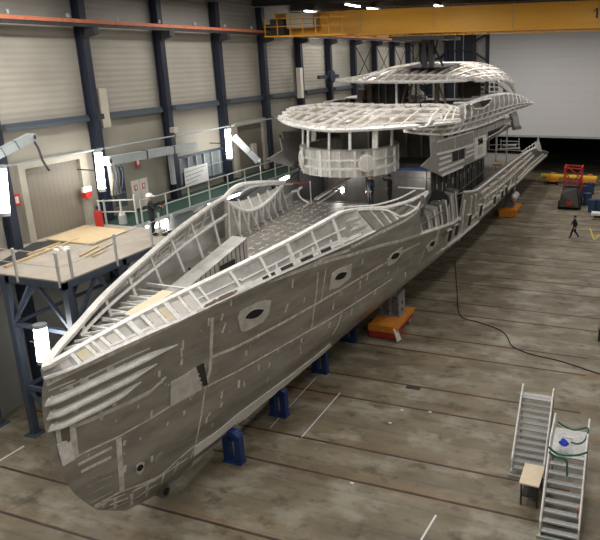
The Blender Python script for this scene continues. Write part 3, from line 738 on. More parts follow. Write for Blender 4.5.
b = MB(); patch(b, [(59.5,428),(69,424)], [(61,441),(70,442)], ALUD, 4, 3); b.build('stem_recess', yacht)
# ---- windows in the side
def eye(cx, cy, L, Hh, ang, surround):
    o = MB()
    patch(o, surround[0], surround[1], MAT['light_aluminium'], 8, 4, .012); f = o.build('porthole_frame', yacht)
    ca, sa = math.cos(ang), math.sin(ang); T, B = [], []
    for i in range(9):
        t = -1+2*i/8; w = Hh*(1-t*t)
        T.append((cx+ca*L*t+sa*w, cy+sa*L*t-ca*w)); B.append((cx+ca*L*t-sa*w, cy+sa*L*t+ca*w))
    g = MB(); patch(g, T, B, DARK, 9, 3, .03); g.build('pane', f)  # black patch paints the unlit interior inside the open hole
    r = MB()
    for pl in (T, B): seam(r, pl, .035, WELD, .05, 2)
    r.build('rim', f)
eye(253.5, 313.5, 10.5, 4.0, -.42, ([(237,317),(240,310),(262,300),(270.5,300)],[(240,331),(246,331),(262,322),(268,314)]))
eye(340, 275.5, 7.2, 3.1, -.52, ([(331,274),(340,268),(351,264)],[(328,290),(338,287),(350,277)]))
eye(394.5, 255.5, 5.2, 2.6, -.62, ([(387,259),(394,252),(402,247)],[(387,266),(395,262),(401,254)]))
eye(432, 243.3, 3.8, 2.0, -.75, ([(426,247),(431,240),(438,235)],[(427,252),(433,249),(438,241)]))
for (x0,y0,x1,y1) in ((445.3,241,450,228.5),(452,235,457,223.5),(465.5,225.5,470,213.5),(477,216.5,481,204),(491.5,204.5,494.5,195.5),(499.3,198.5,502,190),(503.2,195,506,186)):
    g = MB(); w = max(2.2, (x1-x0)*.6)
    patch(g, [(x1-w,y1+1.3),(x1,y1)], [(x0,y0),(x0+w,y0-1.3)], DARK, 3, 4, .13)
    f = g.build('side_window', yacht)
    r = MB()
    for pl in ([(x1-w,y1+1.3),(x0,y0)],[(x1,y1),(x0+w,y0-1.3)],[(x1-w,y1+1.3),(x1,y1)]): seam(r, pl, .07, WELD, .14, 2)
    r.build('window_frame', f)
g = MB(); p, n = hit(139.3, 467); patch(g, [(135.5,466),(140,461.5),(144,462)], [(136,472),(139.5,475),(143,469)], MAT['light_aluminium'], 5, 4, .012)
g.disc(p+n*.04, n, .11, .05, DARK, 14); g.build('thruster_port', yacht)
g = MB(); patch(g, [(154,459),(158,453.5),(162.5,451)], [(153.5,463),(158,462),(162,456)], MAT['mid_aluminium'], 4, 3, .012); g.build('patch_plate', yacht)
# ---- bow strakes wrapping the stem
def strake(pxl, hgt, dep):
    pts, nn = trace(pxl, 4)
    pts = [v for v in pts]; nn = [Vector((abs(v.x),v.y,v.z)) for v in nn]
    for i in range(1): pts = [pts[0]]+[(pts[j-1]+pts[j]*2+pts[j+1])/4 for j in range(1,len(pts)-1)]+[pts[-1]]
    full = [mir(p) for p in reversed(pts)]+[Vector((XC, pts[0].y-.02, pts[0].z-.02))]+pts
    fn = [Vector((-v.x, v.y, v.z)) for v in reversed(nn)]+[Vector((0,-1,0))]+nn
    mb = MB(); vs = []; k = len(full)
    for i, (p, q) in enumerate(zip(full, fn)):
        q = Vector((q.x, q.y, 0)).normalized(); t = min(i, k-1-i)/(k/2); d = dep*min(1, t*4); hh = hgt*min(1, .25+t*4)
        vs += [p-q*.08+Vector((0,0,hh*.9)), p+q*d*.55+Vector((0,0,hh*.55)), p+q*d+Vector((0,0,hh*.18)), p+q*d-Vector((0,0,hh*.05)), p-q*.08-Vector((0,0,hh*.12))]
    fs = []
    for i in range(k-1):
        for j in range(5): fs.append((i*5+j, i*5+(j+1)%5, i*5+5+(j+1)%5, i*5+5+j))
    fs += [tuple(range(5)), tuple(range(k*5-1, k*5-6, -1))]
    mb.add(vs, fs, MAT['light_aluminium'])
    mb.ribbon([Vector(vs[i*5+2]) for i in range(k)], [Vector((q.x,q.y,.25)) for q in fn], .05, WELD, .015, .02)
    mb.build('bow_strake', yacht)
strake([(50,403.5),(53,403),(60,400),(80,391),(100,381),(130,367),(150,357.5),(177,345)], .26, .15)
strake([(51.5,417),(55,416.7),(62,414),(80,405),(100,395),(130,380),(157,364)], .26, .14)
strake([(53,429),(57,428.5),(64,426),(80,418),(100,408),(120,397),(141,382)], .24, .13)
b = MB(); seam(b, [(74,426),(90,420),(110,411),(130,402),(150,392)], .13, MAT['light_aluminium'])
for pl in ([(60,390),(80,381),(100,371),(130,357),(150,348)],[(48,391),(60,386),(75,380)]): seam(b, pl, .05, MAT['light_aluminium'])
for x, y, w, hh in ((70,386,.16,7),(84,378,.22,5),(75,406,.12,6),(100,389,.12,6),(112,383,.1,4),(72,418,.1,4),(100,407,.12,6),(114,401,.12,5),(101,416,.1,4),(58,396,.2,3),(110,366,.2,4)):
    seam(b, [(x,y),(x+.5,y+hh)], w, MAT['light_aluminium'], .02, 2)
for i in range(26):
    x = 74+i*2.1; seam(b, [(x, 403-(x-74)*.36),(x+1,403-(x-74)*.36-1.2+random.random())], .07, SEAM, .02, 1)
    seam(b, [(x, 415-(x-74)*.40),(x+1,415-(x-74)*.40-1+random.random())], .06, SEAM, .02, 1)
b.build('strake_brackets', yacht)

# ---- bulwarks from the stem to the shoulder
ysB = [11.4+(24-11.4)*(i/40)**1.2 for i in range(41)]
capc = curve(CAPL, ysB)
TAIL = [P(356,209.5,y=25.7)]
capc = capc+TAIL
low = []
for i, v in enumerate(capc):
    y = v.y; T = KN if y < 15 else DE
    low.append(Vector((XC+interp(T,min(y,30)), y, interp(T,min(y,30),2))))
def ribbed(mb, rows, mt, us, vs, w, wm, th=.05, drop=0., off=.03, jit=.4):
    """a plated surface with bright welded strips along the given rows/columns"""
    mb.grid(rows, mt, th)
    R, C = len(rows), len(rows[0])
    def nm(i, j):
        a = rows[min(i+1,R-1)][j]-rows[max(i-1,0)][j]; b_ = rows[i][min(j+1,C-1)]-rows[i][max(j-1,0)]
        n = a.cross(b_)
        return n.normalized() if n.length > 1e-9 else Vector((0,0,1))
    for j in us:
        ww = w*(1+random.uniform(-jit,jit)); st = 0; en = R-1
        pts = [rows[i][j] for i in range(st,en+1)]; ns = [nm(i,j) for i in range(st,en+1)]
        if random.random() < drop: continue
        mb.ribbon(pts, ns, ww, wm, off, th+off)
    for i in vs:
        ww = w*(1+random.uniform(-jit,jit))
        mb.ribbon([rows[i][j] for j in range(C)], [nm(i,j) for j in range(C)], ww, wm, off, th+off)
CREAM = MAT['pale_plate']
def bulwark(side):
    f = (lambda v: v) if side > 0 else mir
    capl, lowl = (capc, low) if side > 0 else (capc[:-1]+[mir(P(226,196,y=25.3))], low)
    n = len(capl); rows = [[f(lowl[j].lerp(capl[j], t)) for j in range(n)] for t in (0,.33,.66,1)]
    mb = MB(); ribbed(mb, rows, ALUM, list(range(6, n, 4)), [0], .13, WELD, .05, .0, .02)
    o = mb.build('bulwark', yacht)
    # cap rail
    c = MB(); cc = [f(v) for v in capl]; k = len(cc); vs = []
    for i, p in enumerate(cc):
        d = (cc[min(i+1,k-1)]-cc[max(i-1,0)]); d.z = 0; d.normalize(); a = Vector((d.y,-d.x,0))*(.075 if i else .02)
        inn = -a*2.0 if side > 0 else a*2.0
        out = a*1.0 if side > 0 else -a*1.0
        vs += [p+out+Vector((0,0,.05)), p+inn+Vector((0,0,.05)), p+inn-Vector((0,0,.06)), p+out-Vector((0,0,.06))]
    fs = [(i*4+j, i*4+(j+1)%4, i*4+4+(j+1)%4, i*4+4+j) for i in range(k-1) for j in range(4)]+[(0,1,2,3),(k*4-4,k*4-3,k*4-2,k*4-1)]
    c.add(vs, fs, WELD if side > 0 else ALUL); c.build('cap_rail', yacht)
    # inner stanchions
    q = MB()
    for i in range(9, n, 5):
        a = cc[i]; t = Vector((XC+(interp(KN,min(a.y,30))-.75)*side, a.y, 6.7)); q.bar(a-Vector((0,0,.1)), t, .06, .12, MAT['light_aluminium'], (0,1,0))
    for t in (.42,):
        pts = [cc[i].lerp(Vector((XC+(interp(KN,min(cc[i].y,30))-.75)*side, cc[i].y, 6.7)), t) for i in range(8,n)]
        q.ribbon(pts, Vector((-side,0,.2)), .09, WELD, .03, .03)
    q.build('bulwark_stanchions', yacht)
    return o
bulwark(1); bulwark(-1)
# bright lower band, fairlead recesses on the starboard bulwark, mirrored to port
bt = MB(); bt.grid([capc[:]] , ALU) if False else None
def onb(y, t):
    """a point on the starboard bulwark plate, t from deck edge to cap"""
    k = 0
    while k < len(capc)-2 and capc[k+1].y < y: k += 1
    s_ = (y-capc[k].y)/(capc[k+1].y-capc[k].y); return low[k].lerp(low[k+1], s_).lerp(capc[k].lerp(capc[k+1], s_), t)
def bpatch(mb, y0, y1, lo, hi, mt, off=.04, n=12):
    """lens or band shaped plate on the bulwark"""
    rows = [[], []]
    for i in range(n):
        t = i/(n-1); y = y0+(y1-y0)*t; a, c = lo(t), hi(t)
        o = Vector((off, -off*.5, off*.3)); rows[0].append(onb(y,a)+o); rows[1].append(onb(y,c)+o)
    mb.grid(rows, mt, .03)
tb = MB(); tb.grid([[low[j].lerp(capc[j], t) for j in range(len(capc))] for t in (0,.5,1)], ALU)
BVH_HULL = BV; BV = BVHTree.FromPolygons([tuple(v) for v in tb.v], tb.f)
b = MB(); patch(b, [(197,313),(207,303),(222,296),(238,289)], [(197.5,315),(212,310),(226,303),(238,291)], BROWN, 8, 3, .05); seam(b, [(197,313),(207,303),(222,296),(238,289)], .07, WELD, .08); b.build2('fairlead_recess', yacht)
b = MB(); patch(b, [(236,290),(243,284),(251,281)], [(236,297),(243,296),(250.5,285)], WELD, 6, 3, .07); b.build2('fairlead_lip', yacht)
b = MB()
for pl in ([(262,279.5),(274,273.5)],[(280,270),(292,264.5)],[(300,261),(312,256)],[(318,253),(330,248)]): b = MB(); seam(b, pl, .13, DARKM, .06); b.build2('slot_opening', yacht)
b = MB()
for pl, w_ in (([(255,281),(280,268),(310,253),(345,238)],.07),([(255,286),(285,272),(320,257),(350,245)],.12),([(100,353),(150,329),(200,307),(250,284)],.16),([(240,281),(280,261),(320,240),(345,228)],.06),([(150,322),(200,298),(240,279)],.05)): seam(b, pl, w_, ALUL if w_ > .15 else WELD, .045)
for px_, py_ in ((275,262),(290,257),(300,252),(312,247),(330,240),(338,236)): seam(b, [(px_,py_),(px_+2,py_+9)], .1, WELD, .05, 2)
b.build2('bulwark_welds', yacht)
BV = BVH_HULL
b = MB()
for a in (.12,):
    pts = [onb(12.2+i*.5, a+(.0 if a > .3 else .0)) for i in range(26)]; b.ribbon(pts, Vector((1,-.3,.5)), .07 if a != .12 else .13, WELD, .05, .03)
b.build2('bulwark_strips', yacht)
# bow cells: cream plates and bright frames right at the nose
b = MB()
for i in range(10):
    y = 12.1+i*.42; b.ribbon([onb(y,.03), onb(y,.5), onb(y,.97)], Vector((1,-.3,.5)), .11, WELD, .07, .05)
for i in range(0,9,1):
    if i in (3,4): continue
    y = 12.15+i*.42; bpatch(b, y+.04, y+.36, lambda t: .2, lambda t: .85, MAT['pale_plate'] if i % 3 else MAT['cream_board'], .045, 3)
b.build2('nose_frames', yacht)
# ---- the scoop (openings at the shoulder) starboard and port
def scoop(f):
    U = [P(357,210,y=25.8), P(372,209.5,y=27), P(384,210.5,y=28), P(393,214,y=28.6), P(401,217.5,y=29.2), P(410,214,y=29.9), P(417,209,y=30.6), P(422,201,y=31.6), P(427,192,y=32.6)]
    T = [P(357,209.5,y=25.8), P(372,208.3,y=27), P(388,207,y=28.5), P(408,201.5,y=30.6), P(418,197,y=31.6), P(427,192,y=32.6)]
    o = MB(); o.tube([f(v) for v in sm(U, 26)], .11, WELD, 6); o.tube([f(v) for v in sm(T, 18)], .09, WELD, 6)
    Ti = [v+Vector((-.7,0,.05)) for v in T]; o.tube([f(v) for v in sm(Ti, 12)], .05, WELD, 6)
    o.build('shoulder_frame', yacht)
    o = MB(); u = resample(sm(U,26), 20); t = resample(sm(Ti,18), 20); o.grid([[f(v) for v in u],[f(v.lerp(w,.5)+Vector((-.25,0,-.15))) for v,w in zip(u,t)]], ALUD, .04)
    for i in (6,10,14): o.bar(f(u[i]), f(u[i].lerp(t[i],.8)+Vector((-.2,0,-.1))), .05,.05,WELD)
    o.build('shoulder_panel', yacht)
    # plate under the scoop down to the deck edge
    base = [Vector((XC+interp(DE,min(v.y,30.2)), v.y if v.y < 30.2 else 30.2+(v.y-30.2)*.3, interp(DE,30,2) if v.y>30 else interp(DE,v.y,2))) for v in U]
    o = MB(); ub = resample(sm(U,26),16); bb = resample(base,16); rows = [[f(v) for v in bb],[f(v.lerp(w,.5)) for v,w in zip(bb,ub)],[f(w) for w in ub]]
    ribbed(o, rows, MAT['dull_aluminium'], [2,4,6,8,10,12], [], .06, SEAM, .05, 0, .02); o.build('shoulder_plate', yacht)
    # cream hollow forward of it
    o = MB(); w = [P(345,214,y=24.9), P(352,211,y=25.4), P(358,223,y=25.6), P(356,232,y=25.0), P(350,234,y=24.6), P(344,228,y=24.4)]
    o.tube([f(v+Vector((.06,-.05,0))) for v in sm(w,20)], .06, WELD, 6); o.prism([f(v+Vector((.03,-.02,0))) for v in w], f(Vector((-.08,0,0)))-f(Vector((0,0,0))), ALUL); o.build('hawse_opening', yacht)
scoop(lambda v: v)
U = sm([P(224,199,y=24.9), P(232,205,y=25.4), P(243,210.5,y=26.2), P(254,210,y=27.3), P(266,203,y=28.9), P(276,193,y=30.4), P(284,182.5,y=31.8)], 26)
T = sm([P(224,199,y=24.9), P(232,190,y=26.2), P(243,184.5,y=27.6), P(262,182.5,y=29.6), P(284,182,y=31.8)], 26)
b = MB(); b.tube(U, .1, WELD, 6); b.tube(T, .13, WELD, 6); b.tube([v+Vector((.55,0,-.1)) for v in T[4:]], .05, ALUL, 6); b.build('shoulder_frame', yacht)
b = MB(); b.grid([U, [v.lerp(w,.5)+Vector((.1,0,-.05)) for v, w in zip(U,T)]], ALUL, .04)
for i in (5,9,13,17,21): b.bar(U[i], U[i].lerp(T[i],.55)+Vector((.1,0,0)), .07, .07, WELD)
b.build('shoulder_panel', yacht)
b = MB(); base = [Vector((v.x-.1, v.y, 6.6)) for v in U]; ribbed(b, [base, U], ALUM, [1,4,7,10,13,16,19,22], [], .09, WELD, .05, 0, .03)
for i in range(2,24,3): b.bar(base[i]+Vector((.5,0,0)), U[i], .06, .09, ALUL)
b.build('shoulder_plate', yacht)
# dark posts behind the scoop
b = MB()
for px, y, z0, z1 in ((422.5,31.2,6.2,7.9),):
    q = P(px, 215, y=y); b.bar((q.x,y,z0),(q.x,y,z1),.16,.2,ALUD)
b.build2('shoulder_post', yacht)
# ---- deck edge stanchion plates aft of the shoulder
for i in range(7):
    y = 30.4+i*1.02; x = XC+interp(KN,y)-.06; z = interp(KN,y,2); zt = 6.78+.05*i
    for f in ((lambda v: v), mir):
        b = MB(); b.prism([f(Vector(v)) for v in ((x,y,z-.05),(x-.15,y,zt),(x-.75,y,zt+.1),(x-.75,y,z-.05))], (0,.72,0), ALUM if i%3 else ALUD)
        b.bar(f(Vector((x,y,z))), f(Vector((x-.15,y,zt))), .07, .07, WELD); b.build('bulwark_bracket', yacht)
b = MB(); pts = [Vector((XC+interp(KN,y)-.05, y, interp(KN,y,2)+.02)) for y in ys(30,37,12)]; b.ribbon(pts, Vector((.3,0,1)), .28, MAT['light_aluminium'], .03, .03); b.build2('deck_edge', yacht)
# ---- aft topsides with thickness
a = MB(); a.grid(aft1, ALU, .08); a.grid(aft2, ALU, .08); a.grid([[v+Vector((-.08,0,0)) for v in curve(C_AFT, ys(36.9,77,40))],[v+Vector((-.7,0,-.25)) for v in curve(C_AFT, ys(36.9,77,40))]], ALUM, .05)
a.ribbon(curve(C_AFT, ys(36.9,77,40)), Vector((.3,0,1)), .14, WELD, .04, .03)
for k in range(15):
    y = 38+k*2.05; c0 = Vector((XC+interp(C_AFT,y)-.1,y,interp(C_AFT,y,2)-.03)); a.bar(c0, c0+Vector((-.75,0,-.7)), .06, .1, WELD)
aft = a.build2('aft_bulwark', yacht)
b = MB()   # stern closing: swim platform and sloped transom
xa = interp(B_AFT,77); b.grid([[Vector((XC+s_*interp(B_AFT,y),y,3.32)) for y in ys(57.8,77,6)] for s_ in (-1,-.5,0,.5,1)], ALUM, .2)
b.grid([[Vector((XC+s_*5.5,66.5,5.3)) , Vector((XC+s_*5.9,77,3.6))] for s_ in (-1,-.3,.3,1)], ALUM, .1)
b.build('stern_platform', yacht)
b = MB(); q = P(538,141,y=68.5); b.prism([(q.x-.5,68.5,5.3),(q.x+.45,68.5,5.0),(q.x+.1,68.5,6.2),(q.x,68.5,6.75),(q.x-.1,68.5,6.2)], (0,.2,0), MAT['light_aluminium']); b.build('stern_peak', yacht)
b = MB()
for i in range(5):
    y = 60+i*2.0; x = XC+5.55; b.bar((x,y,5.9-.05*i),(x,y,6.35-.05*i),.05,.05,WELD)
b.bar((XC+5.5,59,6.3),(XC+5.6,68,6.05),.05,.05,WELD); b.build2('stern_rail', yacht)
b = MB(); p = P(515,196,x=XC+4.9); b.disc(p, (0,1,0), .35, 1.2, MAT['light_aluminium'], 14); b.tube([p+Vector((0,-1.2,.1)),p+Vector((0,-.6,0))], .1, MAT['light_aluminium'], 10, .35); b.build2('stern_tube', yacht)
# bow thruster bracket and skeg hanging under the forefoot
b = MB(); q = P(161,489,x=XC); b.disc(q+Vector((.05,0,-.05)), (1,0,0), .22, .3, ALUD, 14); b.disc(q+Vector((.22,0,-.05)), (1,0,0), .14, .03, DARK, 12); q = P(170,494,x=XC); b.prism([(XC-.02,q.y-.2,q.z+.5),(XC-.02,q.y+.3,q.z+.5),(XC-.02,q.y+.35,q.z-.35),(XC-.02,q.y,q.z-.4)], (.06,0,0), ALUM); b.build('forefoot_bracket', yacht)

# ---- decks
b = MB()
def deck(y0, y1, z, T, inset, mt, n=24):
    L = [Vector((XC-max(0,interp(T,y)-inset), y, z)) for y in ys(y0,y1,n)]; R_ = [mir(v) for v in L]; b.grid([L,R_], mt, .08, -1)
deck(13.2, 34.0, 6.55, KN, .12, MAT['deck_plate'])
def dash(x, y, l, w=.045): b.box(x-w, x+w, y, y+l, 6.55, 6.568, SEAM)
for i in range(17):
    x = XC-4.2+i*.53
    y = 18.5+random.random()
    while y < 33.5:
        l = random.uniform(.12,.5)
        if abs(x-XC) < interp(KN,y)-.7: dash(x+random.uniform(-.03,.03), y, l, random.uniform(.015,.04))
        y += l+random.uniform(.2,.6)
for i in range(22):
    y = 17+i*.78; w = interp(KN,y)-.8; x = -w
    while x < w:
        l = random.uniform(.15,.5); b.box(XC+x, XC+min(w,x+l), y, y+.05, 6.55, 6.566, SEAM); x += l+random.uniform(.3,1.1)
b.box(XC-3.0, XC+2.3, 22.9, 23.0, 6.55, 6.575, WELD); b.build('foredeck', yacht)
b = MB(); deck(34, 66.5, 5.0, KN, .15, ALUD); b.build('main_deck', yacht)
b = MB(); b.box(XC-4.9, XC+4.9, 33.95, 34.05, 4.95, 6.6, ALUD); b.build('deck_step', yacht)
# bow interior frames and the wedge shaped locker
b = MB(); A0 = P(170,271,z=7.1); 
tl, tr = P(178,264,z=7.75), P(241,238,z=7.75); bl, brr = P(200,262,z=7.75), P(241,247,z=7.75)
y0, y1 = 17.2, 21.9; x0, x1 = XC-.8, XC-.2
vs = [(x0,y0,6.6),(x1,y0+.3,6.6),(x1,y0+.3,6.9),(x0,y0,6.95),(x0-.1,y1,6.55),(x1,y1,6.55),(x1,y1,7.75),(x0-.1,y1,7.8)]
b.add(vs, [(0,1,2,3),(4,7,6,5),(0,3,7,4),(1,5,6,2),(3,2,6,7),(0,4,5,1)], MAT['mid_aluminium'])
for i in range(14):
    t = (i+1)/15; yy = y0+.3+(y1-y0-.3)*t; b.box(x1, x1+.02, yy-.02, yy+.02, 6.6, 6.9+.83*t, ALUD)
b.box(x1+.0,x1+.03,19.9,20.9,6.65,7.15,DARK); b.box(x0+.2,x1-.1,y1,y1+.02,6.9,7.4,BEIGE)
b.build('anchor_locker', yacht)
b = MB(); q = P(110,322,z=7.0)
for i in range(8):
    y = 13.3+i*.62; w = interp(CAPL,y)*.96; b.bar((XC-w,y,7.0),(XC+w,y,7.0),.09,.12,WELD if i%2 else ALUL)
b.bar((XC,12.2,6.95),(XC,17,7.0),.1,.14,WELD)
for i in range(9):
    y = 12.4+i*.5; w = interp(CAPL,y)*.8; b.bar((XC-w,y,7.03),(XC-w*.3,y+.4,7.03),.06,.06,WELD)
b.build('bow_frames', yacht)
b = MB(); L = [Vector((XC-interp(CAPL,y)*.99,y,6.93)) for y in ys(12,17.2,16)]; b.grid([L,[mir(v) for v in L]], ALUM, .04, -1); b.build('bow_plate', yacht)
b = MB(); b.prism([P(*c,z=7.15) for c in ((124,343-28),(163,291),(174,293),(150,309),(133,318))], (0,0,.05), MAT['cream_board']); b.prism([P(*c,z=6.85) for c in ((124,312),(135,300),(150,303),(138,313))], (0,0,.04), ALUL); b.build('deck_hatch_cover', yacht)
for px, py in ((191,281),(138,291)):
    q = P(px,py,z=6.6); b = MB(); b.tube([q, q+Vector((0,0,.55))], .05, DARKM, 8); b.build('deck_post', yacht)
b = MB()
for i in range(12):
    q = Vector((XC+random.uniform(-1.2,.6), random.uniform(15.2,17.2), 6.62)); b.bar(q, q+Vector((random.uniform(-.4,.4),random.uniform(-.3,.3),.04)), .08, .05, random.choice([WELD,DARKM,ALUL]))
b.build('bow_fittings', yacht)

# ---- superstructure
def ring(a, z, k=1.0, yc=33.0): return Vector((XC-.2+2.68*k*math.sin(a), yc-2.8*k*max(0,math.cos(a))**.8 if abs(a) <= PI/2 else yc+2.5*(abs(a)-PI/2), z))
AS = [(-PI/2-.9)+(PI+1.8)*i/48 for i in range(49)]
b = MB(); rows = [[ring(a, 8.85+1.45*t, 1) for a in AS] for t in (0,.3,.36,.62,.68,1)]
ribbed(b, rows, MAT['ring_aluminium'], [8,11,13,16,19,22,24,26,29,33,36,39,42,44], [1,3], .11, WELD, .06, 0, .02)
for i in range(8,44,2):
    for j in (0,2,4):
        if random.random() < .22:
            t0, t1 = ((.05,.28),(.4,.6),(.72,.95))[j//2]; a, c = AS[i]+.02, AS[i]+.1
            b.grid([[ring(a,8.85+1.45*t0,1.012),ring(c,8.85+1.45*t0,1.012)],[ring(a,8.85+1.45*t1,1.012),ring(c,8.85+1.45*t1,1.012)]], ALU, .02)
b.build('bridge_front', yacht)
b = MB(); n = len(AS)
b.grid([[ring(a,10.32,1.03) for a in AS],[ring(a,10.32,.9) for a in AS]], MAT['mid_aluminium'], .06); b.build('bridge_sill', yacht)
b = MB(); b.add([ring(a,8.86,.98) for a in AS], [tuple(range(n))], ALUD); b.build('bridge_floor', yacht)
for sg in (.74, -.86):
    p = ring(sg*1.0, 9.6, 1.0); d = Vector((math.sin(sg), -math.cos(sg), 0)).normalized()
    b = MB(); b.disc(p+d*.10, d, .47, .1, WELD, 24); b.disc(p+d*.13, d, .38, .1, PRIMER, 24); b.bar(p+d*.19-Vector((0,0,.36)),p+d*.19+Vector((0,0,.36)),.05,.04,WELD,d)
    b.build('bridge_round_window', yacht)
for a, w in ((-1.75,.3),(-1.25,.12),(-.62,.13),(-.02,.12),(.42,.13),(.98,.3),(1.5,.13)):
    p = ring(a, 10.32, .97); b = MB(); b.bar(p, p+Vector((0,.15,1.35)), w, .12, WELD if w > .12 else ALUL); b.build('bridge_post', yacht)
# bridge roof
def roof1(u, v):
    au = abs(u); yf = 30.2+4.5*au**1.8; y = yf+(38.6-yf)*v*(1-.75*au**7); x = XC+5.75*u*(1-.05*v)
    return Vector((x, y, 11.36+.12*au+.66*math.sin(v*PI/2)*(1-.3*au**6)))
rows = [[roof1(-1+2*i/32, j/14) for i in range(33)] for j in range(15)]
b = MB(); ribbed(b, rows, ROOFA, [1,3,5,8,10,13,15,18,20,23,25,28,30,31], [1,5,9,13], .075, WELD, .10, 0, .03, .5)
for j in range(1,14):
    for i in range(1,32):
        if random.random() < .11:
            p = rows[j][i]; q = rows[j][i+1]; r = rows[min(j+1,14)][i]
            pts = [p, q] if random.random() < .5 else [p, r]; b.ribbon(pts, Vector((0,-.3,1)), random.uniform(.06,.3), WELD, .035, .05)
b.ribbon([rows[0][i] for i in range(33)], Vector((0,-.5,1)), .2, WELD, .05, .08)
b.ribbon([rows[1][i].lerp(rows[0][i],.2) for i in range(33)], Vector((0,-.5,1)), .25, MAT['light_aluminium'], .04, .08)
q = roof1(.5,.75); b.tube([q, q+Vector((0,0,.4))], .04, DARKM, 6)
b.build('bridge_roof', yacht)
# decks of the superstructure
b = MB(); b.box(XC-4.6, XC+4.6, 34.2, 61, 8.66, 8.76, ALUD); b.prism([(XC+1.5,33.6,8.7),(XC+4.5,34.4,8.7),(XC+4.5,36,8.7),(XC+1.5,36,8.7)],(0,0,.08),ALUM)
b.bar((XC+1.6,33.58,8.78),(XC+4.45,34.35,8.78),.08,.12,BLUEP); b.build('bridge_deck', yacht)
b = MB(); b.box(XC-4.5, XC+4.5, 38.4, 61.5, 10.9, 11.0, ALUD); b.build('sun_deck', yacht)
# main deck house
b = MB(); b.box(XC-4.2, XC+4.2, 37.4, 37.5, 5.05, 8.66, ALUD)
for x in (-3.9,-2.6,-1.2,.4,1.6,2.9): b.bar((XC+x,37.35,6.5),(XC+x,37.35,8.66),.09,.08,ALUD)
b.bar((XC-4.2,37.33,7.6),(XC+4.2,37.33,7.6),.08,.06,ALUD)
b.build('house_front', yacht)
b = MB()
for s_ in (-1,1):
    b = MB()
    b.grid([[Vector((XC+s_*4.25,y,z)) for y in ys(34.2,48.5,12)] for z in (5.05,8.66)], DARKM, .08)
    for i in range(12):
        y = 35+i*1.12; b.bar((XC+s_*4.3,y,5.1),(XC+s_*4.3,y,8.6),.06,.07,DARKM if i%3 else ALUD)
    for z in (6.3,): b.bar((XC+s_*4.3,34.4,z),(XC+s_*4.3,48.5,z),.05,.06,ALUD)
    for i in range(14):
        y = 35+i*.95+random.uniform(-.2,.2); z = random.uniform(7.4,8.2); b.bar((XC+s_*4.33,y,z),(XC+s_*4.33,y,z-random.uniform(.2,.7)),.03,.05,SEAM)
    b.build('house_wall', yacht)
b = MB(); b.box(XC-4.2, XC+4.2, 48.4, 48.5, 5.05, 8.66, ALUM); b.box(XC+1.2,XC+2.4,48.5,48.53,5.1,7.3,DARKM)
b.build('aft_house_wall', yacht)
for y in (53, 58):
    for s_ in (-1,1): b = MB(); b.bar((XC+s_*4.3,y,5.05),(XC+s_*4.3,y,8.66),.12,.12,ALUL); b.build('overhang_post', yacht)
# pale side panels of the upper house
XS = XC+4.65
def sidep(mb, px, mt, th=.08, off=0., f=None):
    pts = [P(*c, x=XS+off) for c in px]; mb.prism(pts, (-th,0,0), mt); return pts
for f_ in (0,1):
    b = MB(); sidep(b, [(431,143),(450,137),(474,130.5),(487,126.5),(500,121),(512,116.5),(512,120),(500,127),(487,132.5),(487,156),(475,161),(463,166.5),(442,176),(430,170.5),(422,166),(432,156)], MAT['panel_aluminium'])
    if f_: b.v = [mir(v) for v in b.v]
    sp = b.build('side_panel', yacht)
    b = MB()
    def ln(px, w, mt=WELD, off=.04):
        pts = [P(*c, x=XS+off) for c in px]; b.ribbon(pts, Vector((1,0,0)), w, mt, .03, .03)
    for px in ([(437,154.5),(451,151),(474,144),(487,139)],[(440,159),(451,155.5)],[(439,165),(451,160.5)],[(438.5,171),(452,165.5),(464,160)],[(442,175.5),(463,166.5)],[(466,148),(473,145.5)],[(466,153),(474,149.5)],[(465,158),(474,153.5)]): ln(px, .13)
    for px in ([(437,142),(474,131)],[(455,137),(455,149)],[(473,131),(473.5,145)],[(478.5,129),(479,142)],[(487,127),(487,139)],[(474,145),(474,161)],[(496,123),(496,128)],[(504,120),(504,125)],[(487,138),(500,131),(512,120)],[(468,139),(469,147)]): ln(px, .09, SEAM)
    if f_: b.v = [mir(v) for v in b.v]
    b.build('panel_strips', sp)
    b = MB(); 
    for px in ([(453,149),(458.6,147.3),(458.4,160),(453,161.6)],[(459.6,147),(464.8,145.5),(464.5,158),(459.4,159.6)]): sidep(b, px, DARK, .04, .03)
    if f_: b.v = [mir(v) for v in b.v]
    b.build('house_window', sp)
    b = MB(); sidep(b, [(475,138),(486,134.5),(486,155),(474.5,160)], WELD, .04, .03); sidep(b, [(478.5,139),(483,137.5),(483,143.5),(478.5,145)], DARKM, .03, .07); sidep(b, [(478.5,147.5),(483,146),(483,153),(478.5,155)], ALUL, .03, .07)
    if f_: b.v = [mir(v) for v in b.v]
    b.build('house_door', sp)
# interior bulkheads seen through the openings
b = MB(); b.box(XC-3.4, XC+4.3, 38.3, 38.4, 8.76, 10.9, BROWN); b.box(XC-3.4,XC+3.2,38.25,38.3,8.8,10.85,ALUD)
for x in (-2.6,-1.2,.3,1.4,2.4,3.3,4.1): b.bar((XC+x,38.1,8.8),(XC+x,38.1,10.9),.1,.08,ALUD if int(x*10)%2 else MAT['mid_aluminium'])
for z in (9.3,9.8,10.3): b.bar((XC+2.2,38.1,z),(XC+4.2,38.1,z),.05,.1,ALUD)
b.build('bulkhead', yacht)
